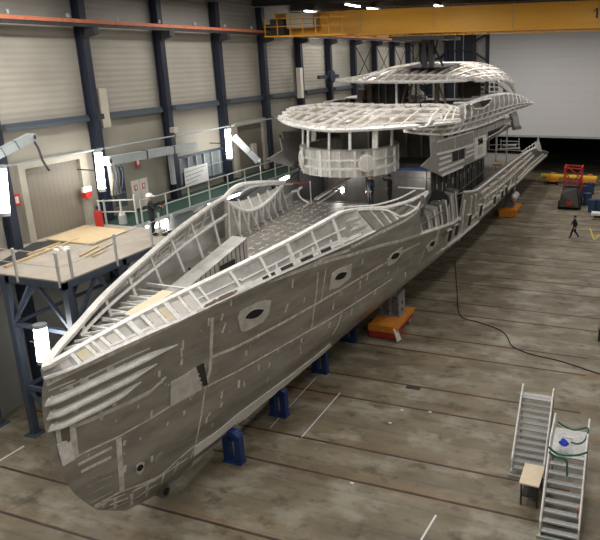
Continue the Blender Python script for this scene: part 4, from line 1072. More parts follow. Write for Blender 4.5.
# wing band (bulwark of the upper deck) both sides
TOP = [((425,122),-10.1),((440,115),-9.9),((455,108.5),-9.8),((470,102),-9.7),((485,97),-9.6),((500,94),-9.4),((512,94),-9.2),((522,97),-9.1),((530,101.5),-9)]
BOT = [((404,131),-10.6),((440,134.5),-9.9),((460,131),-9.8),((480,125.5),-9.7),((498,118.5),-9.6),((508,113.5),-9.4),((516,110),-9.2),((524,107),-9.1),((530.5,104),-9)]
tp = sm([P(*c, x=x) for c, x in TOP], 40); bo = sm([P(*c, x=x) for c, x in BOT], 40)
for f_ in (lambda v: v, mir):
    k0 = 0 if f_(Vector((0,0,0))).x == 0 else 13
    rows = [[f_(bo[i].lerp(tp[i], t)+Vector((-.0+.25*math.sin(PI*t),0,0))) for i in range(k0,40)] for t in (0,.25,.45,.7,1)]
    b = MB(); ribbed(b, rows, ALU, list(range(1,40-k0,2)), [1,2], .085, WELD, .06, 0, .03, .5)
    for i in range(2,38-k0,1):
        if random.random() < .45: b.ribbon([rows[0][i].lerp(rows[1][i],.2), rows[1][i]], Vector((1 if f_(Vector((0,0,0))).x == 0 else -1,0,.1)), .08, WELD, .05, .03)
    for r_ in (0,4): b.ribbon([v for v in rows[r_]], Vector((1 if f_(Vector((0,0,0))).x == 0 else -1,0,.4)), .17, WELD, .05, .04)
    wb = b.build('wing_bulwark', yacht)
    b = MB(); pl = [(471,104),(480,100.5),(491.5,98.5),(489,104),(482,108.5),(474,109)]; pts = [P(*c, x=-9.35) for c in pl]; b.prism([f_(v) for v in pts], (.02,0,0), ALUD)
    pts2 = [P(*c, x=-9.32) for c in ((480,102),(490.5,99.5),(487,104),(483,107))]; b.prism([f_(v) for v in pts2], (.04,0,0), DARK)
    b.tube([f_(v) for v in pts+[pts[0]]], .07, WELD, 6); b.build('wing_opening', wb)
    # flat inner shelf of the wing, seen from above
    b = MB(); inn = [v+Vector((-1.0,.4,-.05)) for v in tp]; rr = [[f_(v) for v in tp[k0:]],[f_(v) for v in inn[k0:]]]; ribbed(b, rr, MAT['mid_aluminium'], list(range(1,40-k0,3)), [], .08, WELD, .05); b.build('wing_shelf', wb)
    # curved fin strut under the aft overhang
    b = MB(); pp = [P(*c, x=-9.9) for c in ((507,109),(513,108),(516,118),(518,128),(512,129.5),(510,118))]; b.prism([f_(v) for v in pp], (.25,0,0), ALUM); pq = [P(*c, x=-9.9) for c in ((512,126.5),(518,125.5),(518.3,129),(512,130))]; b.prism([f_(v)+Vector((.03,0,0)) for v in pq], (.28,0,0), ALUD); b.build('fin_strut', yacht)
    # dark ledge between band and house
    b = MB(); pp = [P(*c, x=-9.95) for c in ((430,136),(460,132),(482,127),(505,117),(505,119),(487,127),(474,131),(431,143))]; b.prism([f_(v) for v in pp], (-.05,0,0), ALUM)
    for a_ in ((446,136.5),(455,134.5),(464,132.5)): q = P(*a_, x=-9.93); b.box(min(f_(q).x,f_(q).x)-.03,f_(q).x+.03,q.y-.35,q.y+.35,q.z-.12,q.z+.08,DARK)
    b.build('side_ledge', yacht)
# sun deck roof
E_ = sm([P(440,83.3,x=-10.6), P(454,82.5,x=-10.0), P(476,81,x=-9.9), P(500,79.3,x=-9.9), P(509,81,x=-10.0), P(515,84,x=-10.1)], 30)
y0, y1 = 39.6, E_[-1].y
def eb(y):
    if y <= E_[0].y: return E_[0].x-XC, E_[0].z
    for a, c in zip(E_, E_[1:]):
        if a.y <= y <= c.y: t = (y-a.y)/(c.y-a.y+1e-9); return a.x+(c.x-a.x)*t-XC, a.z+(c.z-a.z)*t
    return E_[-1].x-XC, E_[-1].z
def roof2(u, v):
    au = abs(u); yf = y0+1.1*au**2; y = yf+(y1-yf)*v; bb, ze = eb(y); bb = min(bb, 4.6)
    zc = 13.45+1.0*math.sin(min(1,v/.45)*PI/2)-.25*max(0,v-.5)**1.3
    if v < .12: ze = 13.5
    ends = 1-.75*max(0,(v-.88)/.12)**2
    return Vector((XC+bb*u, y, ze+(zc-ze)*(1-au**3.2)*ends))
rows = [[roof2(-1+2*i/32, j/22) for i in range(33)] for j in range(23)]
b = MB(); ribbed(b, rows, ROOFA, [1,3,5,8,11,13,16,18,20,22,24,26,28,30,31], [2,5,8,11,14,17,20], .075, WELD, .1, 0, .03, .5)
for j in range(1,21):
    for i in range(1,32):
        if random.random() < .14:
            p = rows[j][i]; q = rows[j+1][min(32,i+1)]; b.ribbon([p,q], Vector((0,-.2,1)), random.uniform(.06,.14), WELD, .035, .05)
for j in range(4,22): b.ribbon([rows[j][31],rows[j][32]], Vector((1,0,.4)), .10, WELD, .06, .03); b.ribbon([rows[j][1],rows[j][0]], Vector((-1,0,.4)), .10, WELD, .06, .03)
b.ribbon(rows[0], Vector((0,-.6,.8)), .17, WELD, .05, .08); b.ribbon([r[32] for r in rows], Vector((1,0,.1)), .17, WELD, .05, .08); b.ribbon([r[0] for r in rows], Vector((-1,0,.1)), .17, WELD, .05, .08)
b.build('sun_deck_roof', yacht)
b = MB(); a = P(397,71,y=43); c = P(445,70,y=43.5); b.grid([[Vector((XC-.6,42.6,14.28)),Vector((XC+2.6,42.6,14.28))],[Vector((XC-.6,47.5,14.5)),Vector((XC+2.6,47.5,14.5))]], DARKM, .04); b.build('roof_hatch', yacht)
for f_ in (lambda v: v, mir):
    b = MB()
    for px in ([(502,80),(509,83),(515,92),(519,101)],[(497,82),(505,88),(510,97),(512,102)]):
        b.tube([f_(v) for v in sm([P(*c, x=-9.9) for c in px],10)], .18, MAT['light_aluminium'], 6)
    b.prism([f_(P(*c, x=-9.95)) for c in ((503,86),(506,88),(509,96),(506,97),(503,92))], (.04,0,0), DARKM); b.build('roof_arch', yacht)
# equipment and bulkheads between the decks, seen under the upper roof
def slab(name, px0, px1, py0, py1, y, mt, depth=.3):
    A, B = P(px0,py0,y=y), P(px1,py1,y=y); b = MB(); b.box(min(A.x,B.x),max(A.x,B.x),y,y+depth,min(A.z,B.z),max(A.z,B.z),mt); return b.build(name, yacht)
slab('casing',372,400,83,110,44.5,DARKM,2.0); slab('casing_door',357,364,90,110,43.5,BROWN); slab('casing_side',364,372,84,110,44,MAT['wall_cladding'] if 'wall_cladding' in MAT else BROWN,1.5)
slab('casing_box',355,363,99,110,42,DARKM,.8); slab('galley_wall',458,480,82,97,52,MAT['brown_panel'],.3)
b = MB()
for i in range(4):
    for j in range(3):
        A = P(481+i*4.6,83+j*4.6,y=54); b.box(A.x,A.x+.28,54,54.1,A.z-.28,A.z,MAT['light_aluminium'] if (i+j)%3 else ALUD)
b.build('aft_shelf', yacht)
for px, y, m_, w in ((396.5,41,WELD,.13),(379,44.3,ALUD,.08),(386,44.3,ALUD,.08),(437,42.5,BROWN,.28),(416,47,ALUD,.1),(425,47,ALUD,.1),(445,50,ALUD,.16),(463,50,ALUD,.12)):
    q = P(px, 90, y=y); b = MB(); b.bar((q.x,y,11),(q.x,y,13.6),w,w,m_); b.build('deck_post', yacht)
for a, c in (((407,84),(401,107)),((438,84),(446,104)),((412,84),(409,100))):
    b = MB(); b.bar(P(*a,y=41.8),P(*c,y=41.2),.1,.1,BROWN); b.build('shoring_bar', yacht)
b = MB()
for py in (96,101): b.bar(P(402,py+2,y=43),P(432,py-1,y=43.5),.05,.05,ALUD)
b.build('rail', yacht)
b = MB(); q = P(422,104.5,y=42.2); b.prism([(q.x-1.6,42,10.95),(q.x+1.4,42,10.95),(q.x+1.5,44,10.95),(q.x-1.5,44,10.95)],(0,0,.45),DARK); b.build('covered_seat', yacht)
# black ventilation drum on the side deck and planks
q = P(438,201,x=-10.0); o = thing('ventilation_drum', q, 'black drum fan with a white hub on the starboard side deck', 'fan')
b = MB(); b.disc(q, (.5,-.85,0), .62, .5, DARK, 20); b.build('drum', o); b = MB(); b.disc(q+Vector((.16,-.25,0)), (.5,-.85,0), .1, .06, WHITE, 10); b.build('hub', o)
b = MB(); b.box(q.x-.25,q.x+.25,q.y-.2,q.y+.3,6.55,q.z-.4,DARKM); b.build('stand', o)
q = P(412,189,z=6.9); b = MB()
for i in range(3): b.box(q.x-.9,q.x+.9,q.y-.15+i*.35,q.y+.1+i*.35,6.95+.03*i,7.02+.03*i,WELD)
b.box(q.x-.8,q.x-.7,q.y,q.y+.6,6.6,6.95,ALUD); b.box(q.x+.7,q.x+.8,q.y,q.y+.6,6.6,6.95,ALUD); tag(b.build('trestle_table', origin=(q.x,q.y,6.6)),'low pale plank table on the foredeck near the shoulder opening','table')
q = P(500,164,x=-9.6); b = MB(); b.box(q.x-.5,q.x+.3,q.y-.5,q.y+.5,q.z-.12,q.z+.08,WOOD); tag(b.build('timber_block', origin=q),'pale timber block lying on the starboard aft bulwark','timber')
# aft deck framework
b = MB()
for px, py0, py1 in ((489,134,150),(497,139,150),(501,139,150),(519,138,150)): b.bar(P(px,py0,y=62),P(px,py1,y=62),.07,.07,WELD)
b.bar(P(500,141,y=62),P(519,141.5,y=62),.07,.07,WELD); b.bar(P(499,149,y=62),P(520,148,y=62),.2,.1,WELD); b.bar(P(489,145,y=62),P(520,144,y=62),.05,.05,WELD); b.bar(P(503,145.5,y=61),P(516,145.5,y=61),.3,.12,ALUL)
b.build('aft_framework', yacht)
# port side curved tape and rods on the foredeck
b = MB(); pts = [P(*c,y=33) for c in ((281,184),(300,183),(310,182))]; b.tube(pts,.02,REDB,5); p0 = P(310,181,y=33); b.bar(p0, Vector((p0.x,33,6.6)),.06,.06,ALUL); tag(b.build('barrier_tape'),'red and white tape strung to a thin post at the port side','tape')
b = MB(); b.tube(sm([P(*c,y=32) for c in ((302,187),(298,192),(301,198),(309,203)) ],12),.05,ALUL,6); b.tube(sm([P(*c,y=31) for c in ((309,203),(303,208),(302,213))],8),.05,ALUL,6); b.build('curved_frame', yacht)
b = MB(); b.bar(P(316,199,y=30),P(350,177,y=36.5),.22,.1,ALUM); b.bar(P(318,203,y=30),P(345,186,y=36),.1,.1,MAT['mid_aluminium']); b.build('deck_girder', yacht)

# ================================================================== PEOPLE
def person(name, loc, hgt, face, pose, label, cloth, legs, hair=True, helmet=False):
    """pose: dict of joints in a body frame (x right, y forward, z up), unit standing height 1.8"""
    J = dict(pel=(0,0,.95), sp=(0,0,1.15), ch=(0,.0,1.36), nk=(0,0,1.5), hd=(0,.01,1.58), ht=(0,.02,1.74))
    J.update(pose); s = hgt/1.8
    V, Ed, R_ = [], [], []
    def v(p, r): V.append(Vector(p)*s); R_.append((r*s, r*s)); return len(V)-1
    pe = v(J['pel'],.15); sp = v(J['sp'],.145); ch = v(J['ch'],.165); nk = v(J['nk'],.062); hd = v(J['hd'],.095); ht = v(J['ht'],.085)
    Ed += [(pe,sp),(sp,ch),(ch,nk),(nk,hd),(hd,ht)]
    for sd in ('l','r'):
        sg = -1 if sd == 'l' else 1
        sh = v(J.get(sd+'sh',(sg*.19,0,1.43)),.085); el = v(J.get(sd+'el',(sg*.24,-.03,1.15)),.062); wr = v(J.get(sd+'wr',(sg*.24,.08,.9)),.036)
        w = Vector(J.get(sd+'wr',(sg*.24,.08,.9))); e = Vector(J.get(sd+'el',(sg*.24,-.03,1.15))); d = (w-e).normalized()
        pa = v(w+d*.07,.038); Ed += [(ch,sh),(sh,el),(el,wr),(wr,pa)]
        side = d.cross(Vector((0,1,0))).normalized() if abs(d.y) < .9 else Vector((1,0,0))
        for k in range(4):
            f0 = v(w+d*.12+side*(k-1.5)*.02,.011); f1 = v(w+d*(.165-.008*abs(k-1.5))+side*(k-1.5)*.022+Vector((0,.015,0)),.009); Ed += [(pa,f0),(f0,f1)]
        th = v(w+d*.09-side*.05,.011); Ed.append((pa,th))
        hp = v((sg*.09,J['pel'][1],J['pel'][2]-.05),.125); kn = v(J.get(sd+'kn',(sg*.11,.02,.5)),.088); an = v(J.get(sd+'an',(sg*.12,-.02,.09)),.06)
        a = Vector(J.get(sd+'an',(sg*.12,-.02,.09))); to = v(a+Vector((0,.15,-.045)),.04); Ed += [(pe,hp),(hp,kn),(kn,an),(an,to)]
    me = bpy.data.meshes.new(name); me.from_pydata([tuple(x) for x in V], Ed, []); ob = bpy.data.objects.new(name, me); COL.objects.link(ob)
    md = ob.modifiers.new('skin','SKIN'); md.use_smooth_shade = True
    for i, r in enumerate(R_): me.skin_vertices[0].data[i].radius = r
    me.skin_vertices[0].data[0].use_root = True
    ob.modifiers.new('sub','SUBSURF').levels = 2
    dg = bpy.context.evaluated_depsgraph_get(); m2 = bpy.data.meshes.new_from_object(ob.evaluated_get(dg)); bpy.data.objects.remove(ob)
    for mt in (cloth, legs, SKIN): m2.materials.append(mt)
    hands = [Vector(J.get(sd+'wr',((-1 if sd=='l' else 1)*.24,.08,.9)))*s for sd in 'lr']
    for p in m2.polygons:
        c = p.center; z = c.z/s; i = 0 if z > .93 else 1
        if z > 1.52: i = 2
        for hh, sd in zip(hands,'lr'):
            e = Vector(J.get(sd+'el',((-1 if sd=='l' else 1)*.24,-.03,1.15)))*s
            dd = (hh-e).normalized(); al = (c-hh).dot(dd)
            if al > 0 and al < .25*s and (c-hh-dd*al).length < .07*s: i = 2
        p.material_index = i
    root = thing(name, loc, label, 'person'); root.rotation_euler = (0,0,face)
    bo_ = bpy.data.objects.new('body', m2); COL.objects.link(bo_); bo_.parent = root
    hc = Vector(J['hd']).lerp(Vector(J['ht']),.6)*s
    b = MB()   # face: eyes, nose, mouth, ears
    for sx in (-1,1):
        b.disc(hc+Vector((sx*.033,.092,.0))*s, (0,1,0), .012*s, .012*s, HAIR, 8); b.disc(hc+Vector((sx*.098,.0,-.01))*s, (1,0,0), .025*s, .02*s, SKIN, 8)
    b.prism([hc+Vector(q)*s for q in ((-.014,.09,-.045),(.014,.09,-.045),(0,.095,.0))], (0,.022*s,0), SKIN); b.bar(hc+Vector((-.022,.09,-.07))*s, hc+Vector((.022,.09,-.07))*s, .01*s,.01*s,RED)
    b.build('face', root, local=True)
    def dome(nm, mt, r, zc, cut, brim=0):
        b = MB(); vs = []; nr, nc = 6, 16
        for i in range(nr+1):
            a = (PI/2)*i/nr*cut
            for j in range(nc): t = 2*PI*j/nc; vs.append(hc+Vector((math.sin(a)*math.cos(t)*r, math.sin(a)*math.sin(t)*r*1.12-.008, math.cos(a)*r+zc))*s)
        fs = [(i*nc+j,i*nc+(j+1)%nc,(i+1)*nc+(j+1)%nc,(i+1)*nc+j) for i in range(nr) for j in range(nc)]
        b.add(vs, fs, mt)
        if brim: b.tube([hc+Vector((0,.0,zc-.012))*s, hc+Vector((0,0,zc+.006))*s], (r+.02)*s, mt, 16); b.box(hc.x-.06*s,hc.x+.06*s,hc.y+r*s,hc.y+(r+.07)*s,hc.z+(zc-.01)*s,hc.z+(zc+.01)*s,mt)
        b.build(nm, root, smooth=True, local=True)
    if helmet: dome('safety_helmet', HELM, .135, .02, 1, 1)
    else: dome('hair', HAIR, .112, -.005, 1.05)
    return root
p1 = P(154,236,z=ZP)
per = person('person', p1, 2.0, -.9, dict(rel=(.26,.12,1.18), rwr=(.1,.36,1.25), lel=(-.26,.1,1.16), lwr=(-.06,.38,1.2), lkn=(-.1,.03,.5), rkn=(.1,.0,.5)), 'person in dark clothes and white helmet standing on the platform holding a tripod camera', CLO, CLO, helmet=True)
d = Vector((math.sin(.9), math.cos(.9), 0)); q = p1+d*.45
o = thing('camera_tripod', q, 'dark camera on a thin stand held by the person on the platform', 'tripod')
b = MB(); b.box(q.x-.09,q.x+.09,q.y-.08,q.y+.08,ZP+1.42,ZP+1.6,DARKM); b.disc(q+Vector((.1,.05,1.5)), d, .05,.12,DARK,10); b.build('camera_body', o)
b = MB(); b.tube([q+Vector((0,0,.9)),q+Vector((0,0,1.42))],.025,DARKM,6); b.build('column', o)
for k in range(3):
    b = MB(); a = k*2.1; b.tube([q+Vector((0,0,.95)), q+Vector((.25*math.cos(a),.25*math.sin(a),.01))],.018,RAILW,6); b.build('leg', o)
person('person', P(371,207,z=6.57), 1.95, PI*.85, dict(lwr=(-.22,.12,.93), lkn=(-.1,.02,.5)), 'person in dark clothes standing on the foredeck, left of the two under the bridge', CLOB, CLO)
person('person', P(390,203,z=6.57), 1.75, PI*.75, dict(rel=(.42,.12,1.36), rwr=(.62,.2,1.5), lwr=(-.2,.2,1.0)), 'person in black on the foredeck with one arm stretched out, right of the two', CLO, CLO)
person('person', P(574,238,z=0), 2.0, PI*.55, dict(lkn=(-.1,.2,.52), lan=(-.1,.28,.1), rkn=(.1,-.05,.5), ran=(.1,-.34,.14), lel=(-.25,-.14,1.16), lwr=(-.23,-.05,.93), rel=(.25,.12,1.17), rwr=(.22,.28,1.0)), 'person in dark blue work clothes walking across the floor at the right', CLOB, CLOB)

# ================================================================== SUPPORTS UNDER THE YACHT
def stand(x, y, h, label):
    o = thing('keel_stand', (x,y,0), label, 'support stand'); o_ = Vector((x,y,0))
    for dx in (-.26,.26):
        b = MB(); b.box(x+dx-.13,x+dx+.13,y-.14,y+.14,0,h-.1,BLUE); b.build('upright', o)
    b = MB(); b.prism([(x-.4,y-.16,h-.15),(x+.4,y-.16,h-.15),(x+.15,y-.16,h+.06),(x-.25,y-.16,h+.06)],(0,.32,0),BLUE); b.build('head_plate', o)
    b = MB(); b.box(x-.42,x+.42,y-.2,y+.2,0,.06,BLUE); b.build('base_plate', o)
    b = MB(); b.box(x-.2,x+.2,y-.05,y+.05,h*.7,h-.12,BLUE); b.build('web', o)
    return o
stand(-13.3, 17.75, 1.32, 'dark blue steel stand under the hull nearest the bow')
stand(-13.3, 21.2, 1.35, 'dark blue steel stand under the hull, second from the bow')
stand(-13.35, 25.3, 1.3, 'dark blue steel stand under the hull, third from the bow')
stand(-13.45, 29.0, 1.25, 'dark blue steel stand under the hull just left of the orange and red cart')
# transport carts
def cart(x, y, label, red):
    o = thing('transport_cart', (x,y,0), label, 'cart'); w, l = .85, 1.55
    b = MB(); b.box(x-w,x+w,y-l,y+l,.62,.78,ORG); b.box(x-w-.02,x+w+.02,y-l-.02,y-l+.1,.45,.8,ORG); b.build('platform', o)
    b = MB(); b.box(x-w+.02,x+w-.1,y-l+.02,y-l+1.1,.08,.6,RED if red else ORG); b.box(x-w+.1,x+w-.1,y-l+1,y+l-.1,.3,.6,RED if red else ORG); b.build('chassis', o)
    for dx in (-.6,.62):
        for dy in (-1.1,1.1): b = MB(); b.disc((x+dx,y+dy,.17),(1,0,0),.17,.12,DARKM if not red else GREYP,14); b.build('wheel', o)
    return o
cart(-11.75, 31.3, 'orange topped cart with red box front under the hull', True)
cart(-10.05, 60.2, 'orange cart under the stern of the yacht', False)
b = MB(); A = [P(393,329,z=.75),P(397,327.5,z=.75),P(401,339,z=.1),P(397,342,z=.1)]; b.prism(A,(.03,-.03,0),PRIMER); tag(b.build('pale_board', origin=A[2]),'pale board leaning on the front of the orange and red cart','board')
def trestle(x, y, z0, z1, label):
    o = thing('steel_trestle', (x,y,z0), label, 'trestle')
    for i, dx in enumerate((-.55,0,.5)):
        b = MB(); b.box(x+dx-.06,x+dx+.06,y-.5,y+.5,z0,z1+dx*.3,MAT['trestle_grey'])
        for k in range(4):
            z = z0+.3+k*.42
            if z < z1-.3: b.disc((x+dx+.065,y,z),(1,0,0),.11,.012,DARK,12); b.disc((x+dx,y-.505,z),(0,1,0),.04,.012,DARK,8)
        b.build('perforated_plate', o)
    b = MB(); b.box(x-.65,x+.62,y-.55,y+.55,z0,z0+.06,MAT['trestle_grey']); b.box(x-.6,x+.55,y-.1,y+.1,z0+.06,z1-.25,MAT['trestle_grey']); b.build('base', o)
mat('trestle_grey', (.30,.31,.32), .55, .2)
trestle(-11.85, 31.7, .79, 1.98, 'grey perforated steel trestle on the orange and red cart')
trestle(-10.2, 60.2, .79, 2.7, 'grey steel trestle on the orange cart under the stern')
for (x,y) in ((-11.9,38),(-17,24),(-17,31),(-17,40),(-12,48)): pass

# ================================================================== RIGHT SIDE OF THE FLOOR
# stairway with treads and platform
def stair(x0, x1, y0, z0, n, rise, run, pl, label, tread, rail_h, name):
    o = thing(name, ((x0+x1)/2, y0, 0), label, 'stairs'); ye, ze = y0+run*n, z0+rise*n
    for k in range(1, n+1):
        b = MB(); b.box(x0+.04,x1-.04,y0+run*(k-1),y0+run*(k-1)+.2,z0+rise*k-.04,z0+rise*k,tread)
        b.box(x0+.04,x1-.04,y0+run*(k-1)-.01,y0+run*(k-1)+.01,z0+rise*k-.05,z0+rise*k+.006,GREYP); b.build('tread', o)
    for x in (x0,x1):
        b = MB(); b.bar((x,y0-.05,z0+.0),(x,ye,ze-.02),.06,.22,MAT['mid_aluminium']); b.bar((x,ye,ze-.08),(x,ye+pl,ze-.08),.06,.16,MAT['mid_aluminium']); b.build('stringer', o)
        b = MB(); b.tube([(x,y0-.02,z0+.55),(x,ye+.05,ze+rail_h),(x,ye+pl,ze+rail_h)],.035,WELD,8); b.tube([(x,y0,z0+.02),(x,y0-.02,z0+.55)],.03,WELD,8); b.tube([(x,ye+pl,ze-.1),(x,ye+pl,ze+rail_h)],.03,WELD,8); b.tube([(x,ye,ze-.1),(x,ye+.05,ze+rail_h)],.03,WELD,8); b.tube([(x,y0+run*n/2,ze/2),(x,y0+run*n/2+.03,(ze+z0)/2+rail_h)],.025,WELD,8); b.build('handrail', o)
        b = MB(); b.bar((x,ye+pl-.05,0),(x,ye+pl-.05,ze-.1),.06,.06,MAT['mid_aluminium']); b.bar((x,ye+.05,0),(x,ye+.05,ze-.1),.06,.06,MAT['mid_aluminium']); b.bar((x,ye+pl-.05,.2),(x,ye+.05,ze-.3),.04,.04,MAT['mid_aluminium']); b.build('leg', o)
    if pl: b = MB(); b.box(x0+.03,x1-.03,ye,ye+pl,ze-.05,ze,tread); b.build('top_platform', o)
    b = MB(); b.bar((x0-.1,y0-.1,.05),(x1+.1,y0-.1,.05),.08,.08,GREYP); b.build('foot_bar', o)
    return o
st = stair(-1.62, -.42, 17.5, 0, 9, .2, .235, 1.5, 'grey aluminium stairway with wide treads and green ropes at the right edge', STEPM, .55, 'stairway')
q = P(577.5,512,x=-.46); b = MB(); b.box(-.47,-.44,q.y-.1,q.y+.1,q.z-.12,q.z+.12,REDB); b.build('red_tag', st)
stair(-3.02, -1.85, 20.3, .15, 12, .17, .17, .25, 'narrow grey grating stairway leaning behind the small table', GRATE, .35, 'grating_stairway')
def rope(pts, r, m_, label, name='rope', cat='rope', n=24):
    b = MB(); b.tube(sm(pts, n), r, m_, 6); o = b.build(name, origin=pts[0]); return tag(o, label, cat)
G = lambda pl: [P(*c) if False else P(c[0],c[1],z=c[2]) for c in pl]
rope(G([(558,422,2.5),(566,427,2.25),(575,430,2.2),(588,428,2.5),(585,440,2.2),(578,444,2.1),(571,442,2.1)]), .03, GREENR, 'green rope hung across the far end of the stairway platform')
rope(G([(549,447,2.5),(556,453,2.3),(566,455.5,2.25),(578,455,2.3),(587,452.5,2.5)]), .035, GREENR, 'green rope slung across the stairway above the top tread')
rope(G([(549,452,2.45),(556,457,2.3),(566,460,2.25),(567,470,1.9),(567,476,1.75)]), .035, GREENR, 'green rope end hanging down over the upper treads')
q = P(564,444,z=2.02); b = MB(); vs = []; nr, nc = 6, 12
for i in range(nr+1):
    for j in range(nc):
        a = PI/2*i/nr; t = 2*PI*j/nc; k = 1+.18*math.sin(3*t+i); vs.append(q+Vector((math.sin(a)*math.cos(t)*.17*k, math.sin(a)*math.sin(t)*.14*k, math.cos(a)*.17)))
b.add(vs, [(i*nc+j,i*nc+(j+1)%nc,(i+1)*nc+(j+1)%nc,(i+1)*nc+j) for i in range(nr) for j in range(nc)]+[tuple(range(nr*nc,nr*nc+nc))], BLUEB); b.tube(sm([q+Vector((-.1,0,.14)),q+Vector((-.03,0,.24)),q+Vector((.05,0,.14))],8),.015,BLUEB,6); tag(b.build('cloth_bag', origin=q),'bright blue cloth bag lying on the stairway platform','bag')
q = P(570,438,z=2.02); b = MB(); b.box(q.x-.12,q.x+.1,q.y-.05,q.y+.05,2.0,2.06,WHITE); tag(b.build('white_rag', origin=q),'small white rag beside the blue bag','rag')
# small table on castors
T = [P(*c, z=.95) for c in ((525,463),(545,466.5),(539,487),(519,482.5))]; cx = sum(v.x for v in T)/4; cy2 = sum(v.y for v in T)/4
o = thing('work_table', (cx,cy2,0), 'small table with pale wooden top and dark legs left of the stairway', 'table')
b = MB(); b.prism(T,(0,0,-.05),mat('pale_table_top',(.78,.66,.48),.5)); b.build('table_top', o)
for v in T:
    p = Vector((cx,cy2,0)).lerp(Vector((v.x,v.y,0)),.8); b = MB(); b.box(p.x-.03,p.x+.03,p.y-.03,p.y+.03,.08,.9,DARKM); b.build('leg', o)
    b = MB(); b.disc((p.x,p.y,.05),(1,0,0),.05,.04,DARK,10); b.build('castor', o)
b = MB(); pp = [Vector((cx,cy2,.35)).lerp(Vector((v.x,v.y,.35)),.8) for v in T]; b.prism(pp,(0,0,.04),DARKM); b.build('lower_shelf', o)
# hose, chalk lines
rope([P(*c,z=.02) for c in ((455,262),(457,290),(460,315),(478,322),(500,330),(508,338),(512,346),(530,354),(560,361),(600,374),(620,378))], .03, DARK, 'long thin black hose winding over the floor to the right edge', 'hose', 'hose', 60)
for i,(a,c,w,l) in enumerate((((340,393),(301.7,437),.05,'thin white chalk line on the floor, longer and nearer the right'),((316.7,376.7),(270,428),.03,'faint white line on the floor beside the second blue stand'),((436,515),(421,540),.07,'short white painted line at the bottom of the picture'),((24,446),(-6,464),.08,'white painted line on the floor left of the bow'))):
    A, B = P(*a,z=.004), P(*c,z=.004); b = MB(); b.bar(A,B,w,.004,PAPER); tag(b.build('floor_line', origin=A), l, 'floor marking')
for px, py in ((402,446-36),(352,483),(430,412),(390,423)): 
    q = P(px,py,z=.01); b = MB(); b.box(q.x-.07,q.x+.07,q.y-.04,q.y+.04,.003,.02,PAPER); tag(b.build('paper_scrap', origin=q),'tiny white scrap lying on the bare floor','scrap','white scraps on the floor')
q = P(413,388,z=0); b = MB(); b.box(q.x-.35,q.x+.35,q.y-.12,q.y+.12,.002,.012,DARKM); tag(b.build('floor_hatch', origin=q),'small dark metal cover let into the floor between the rails','cover')
# yellow beam on orange trestles
o = thing('lifting_beam', P(570,186,z=0), 'long yellow beam carried by two orange bogies before the dark opening', 'beam')
A, B = P(541,175.5,y=77), P(597,178.5,y=77); b = MB(); b.tube([A,B],.3,YELP,14); b.build('beam', o)
for px0 in (552, 589):
    q = P(px0, 188, y=76.4); b = MB(); b.box(q.x-.75,q.x+.75,76.2,77.6,.35,.8,ORG); b.prism([(q.x-.5,76.9,.8),(q.x+.5,76.9,.8),(q.x+.25,76.9,1.3),(q.x-.25,76.9,1.3)],(0,.3,0),ORG); f = b.build('bogie', o)
    for dx in (-.55,.55): b = MB(); b.disc((q.x+dx,76.2,.22),(1,0,0),.22,.2,DARK,12); b.build('wheel', f)
# red frame
def rd(a, c, y, y2=None): return P(*a,y=y), P(*c,y=y2 or y)
q = P(571.5,196,y=66); lift = o = thing('lift_machine', (q.x,66,0), 'dark grey lift machine carrying a red tubular cage before the yellow beam', 'lift'); x0, x1, y0_, y1_ = q.x-.85, q.x+.85, 66, 67.8; zb, zt = P(571,197,y=66).z, P(571,167,y=66).z
b = MB()
for z in (zb, (zb+zt)*.5, zt-.15):
    b.bar((x0,y0_,z),(x1,y0_,z),.12,.12,REDB); b.bar((x0,y1_,z),(x1,y1_,z),.12,.12,REDB); b.bar((x0,y0_,z),(x0,y1_,z),.12,.12,REDB); b.bar((x1,y0_,z),(x1,y1_,z),.12,.12,REDB)
b.bar((x0,y0_,zb+.3),(x1,y0_,zb+.9),.1,.1,REDB); b.bar((x1,y0_,zb+.3),(x0,y0_,zb+.9),.1,.1,REDB); b.bar((x0,y0_,zt-.15),(x0+.7,y0_,(zb+zt)/2),.1,.1,REDB); b.bar((x1,y0_,zt-.15),(x1-.7,y0_,(zb+zt)/2),.1,.1,REDB); b.bar((x0,y1_,zt-.15),(x1,y1_,(zb+zt)/2),.1,.1,REDB); b.bar((x0,y1_,zb),(x1,y1_,(zb+zt)/2),.1,.1,REDB); b.build('cage_rails', o)
for x in (x0,x1):
    for y in (y0_,y1_): b = MB(); b.bar((x,y,0 if zb < 2 else zb-.2),(x,y,zt),.12,.12,REDB); b.build('cage_post', o)
w = .95
b = MB(); b.prism([(q.x-w,63.4,.3),(q.x+w,63.4,.3),(q.x+w*.95,63.8,1.5),(q.x+w*.6,64.6,2.0),(q.x-w*.6,64.6,2.0),(q.x-w*.95,63.8,1.5)],(0,3.2,0),mat('machine_dark',(.035,.032,.028),.7,noise=.4,scale=4)); b.build('body', o)
b = MB(); b.box(q.x-w*.7,q.x+w*.7,64.8,67.6,1.9,max(2.2,zb),MAT['machine_dark']); b.build('scissor_stack', o)
for dx in (-w,w):
    for y in (64,66.3): b = MB(); b.disc((q.x+dx,y,.42),(1,0,0),.42,.3,DARK,16); b.build('wheel', o)
b = MB(); b.box(q.x-.3,q.x+.3,63.36,63.4,.5,.9,RED); b.build('tail_light', o)
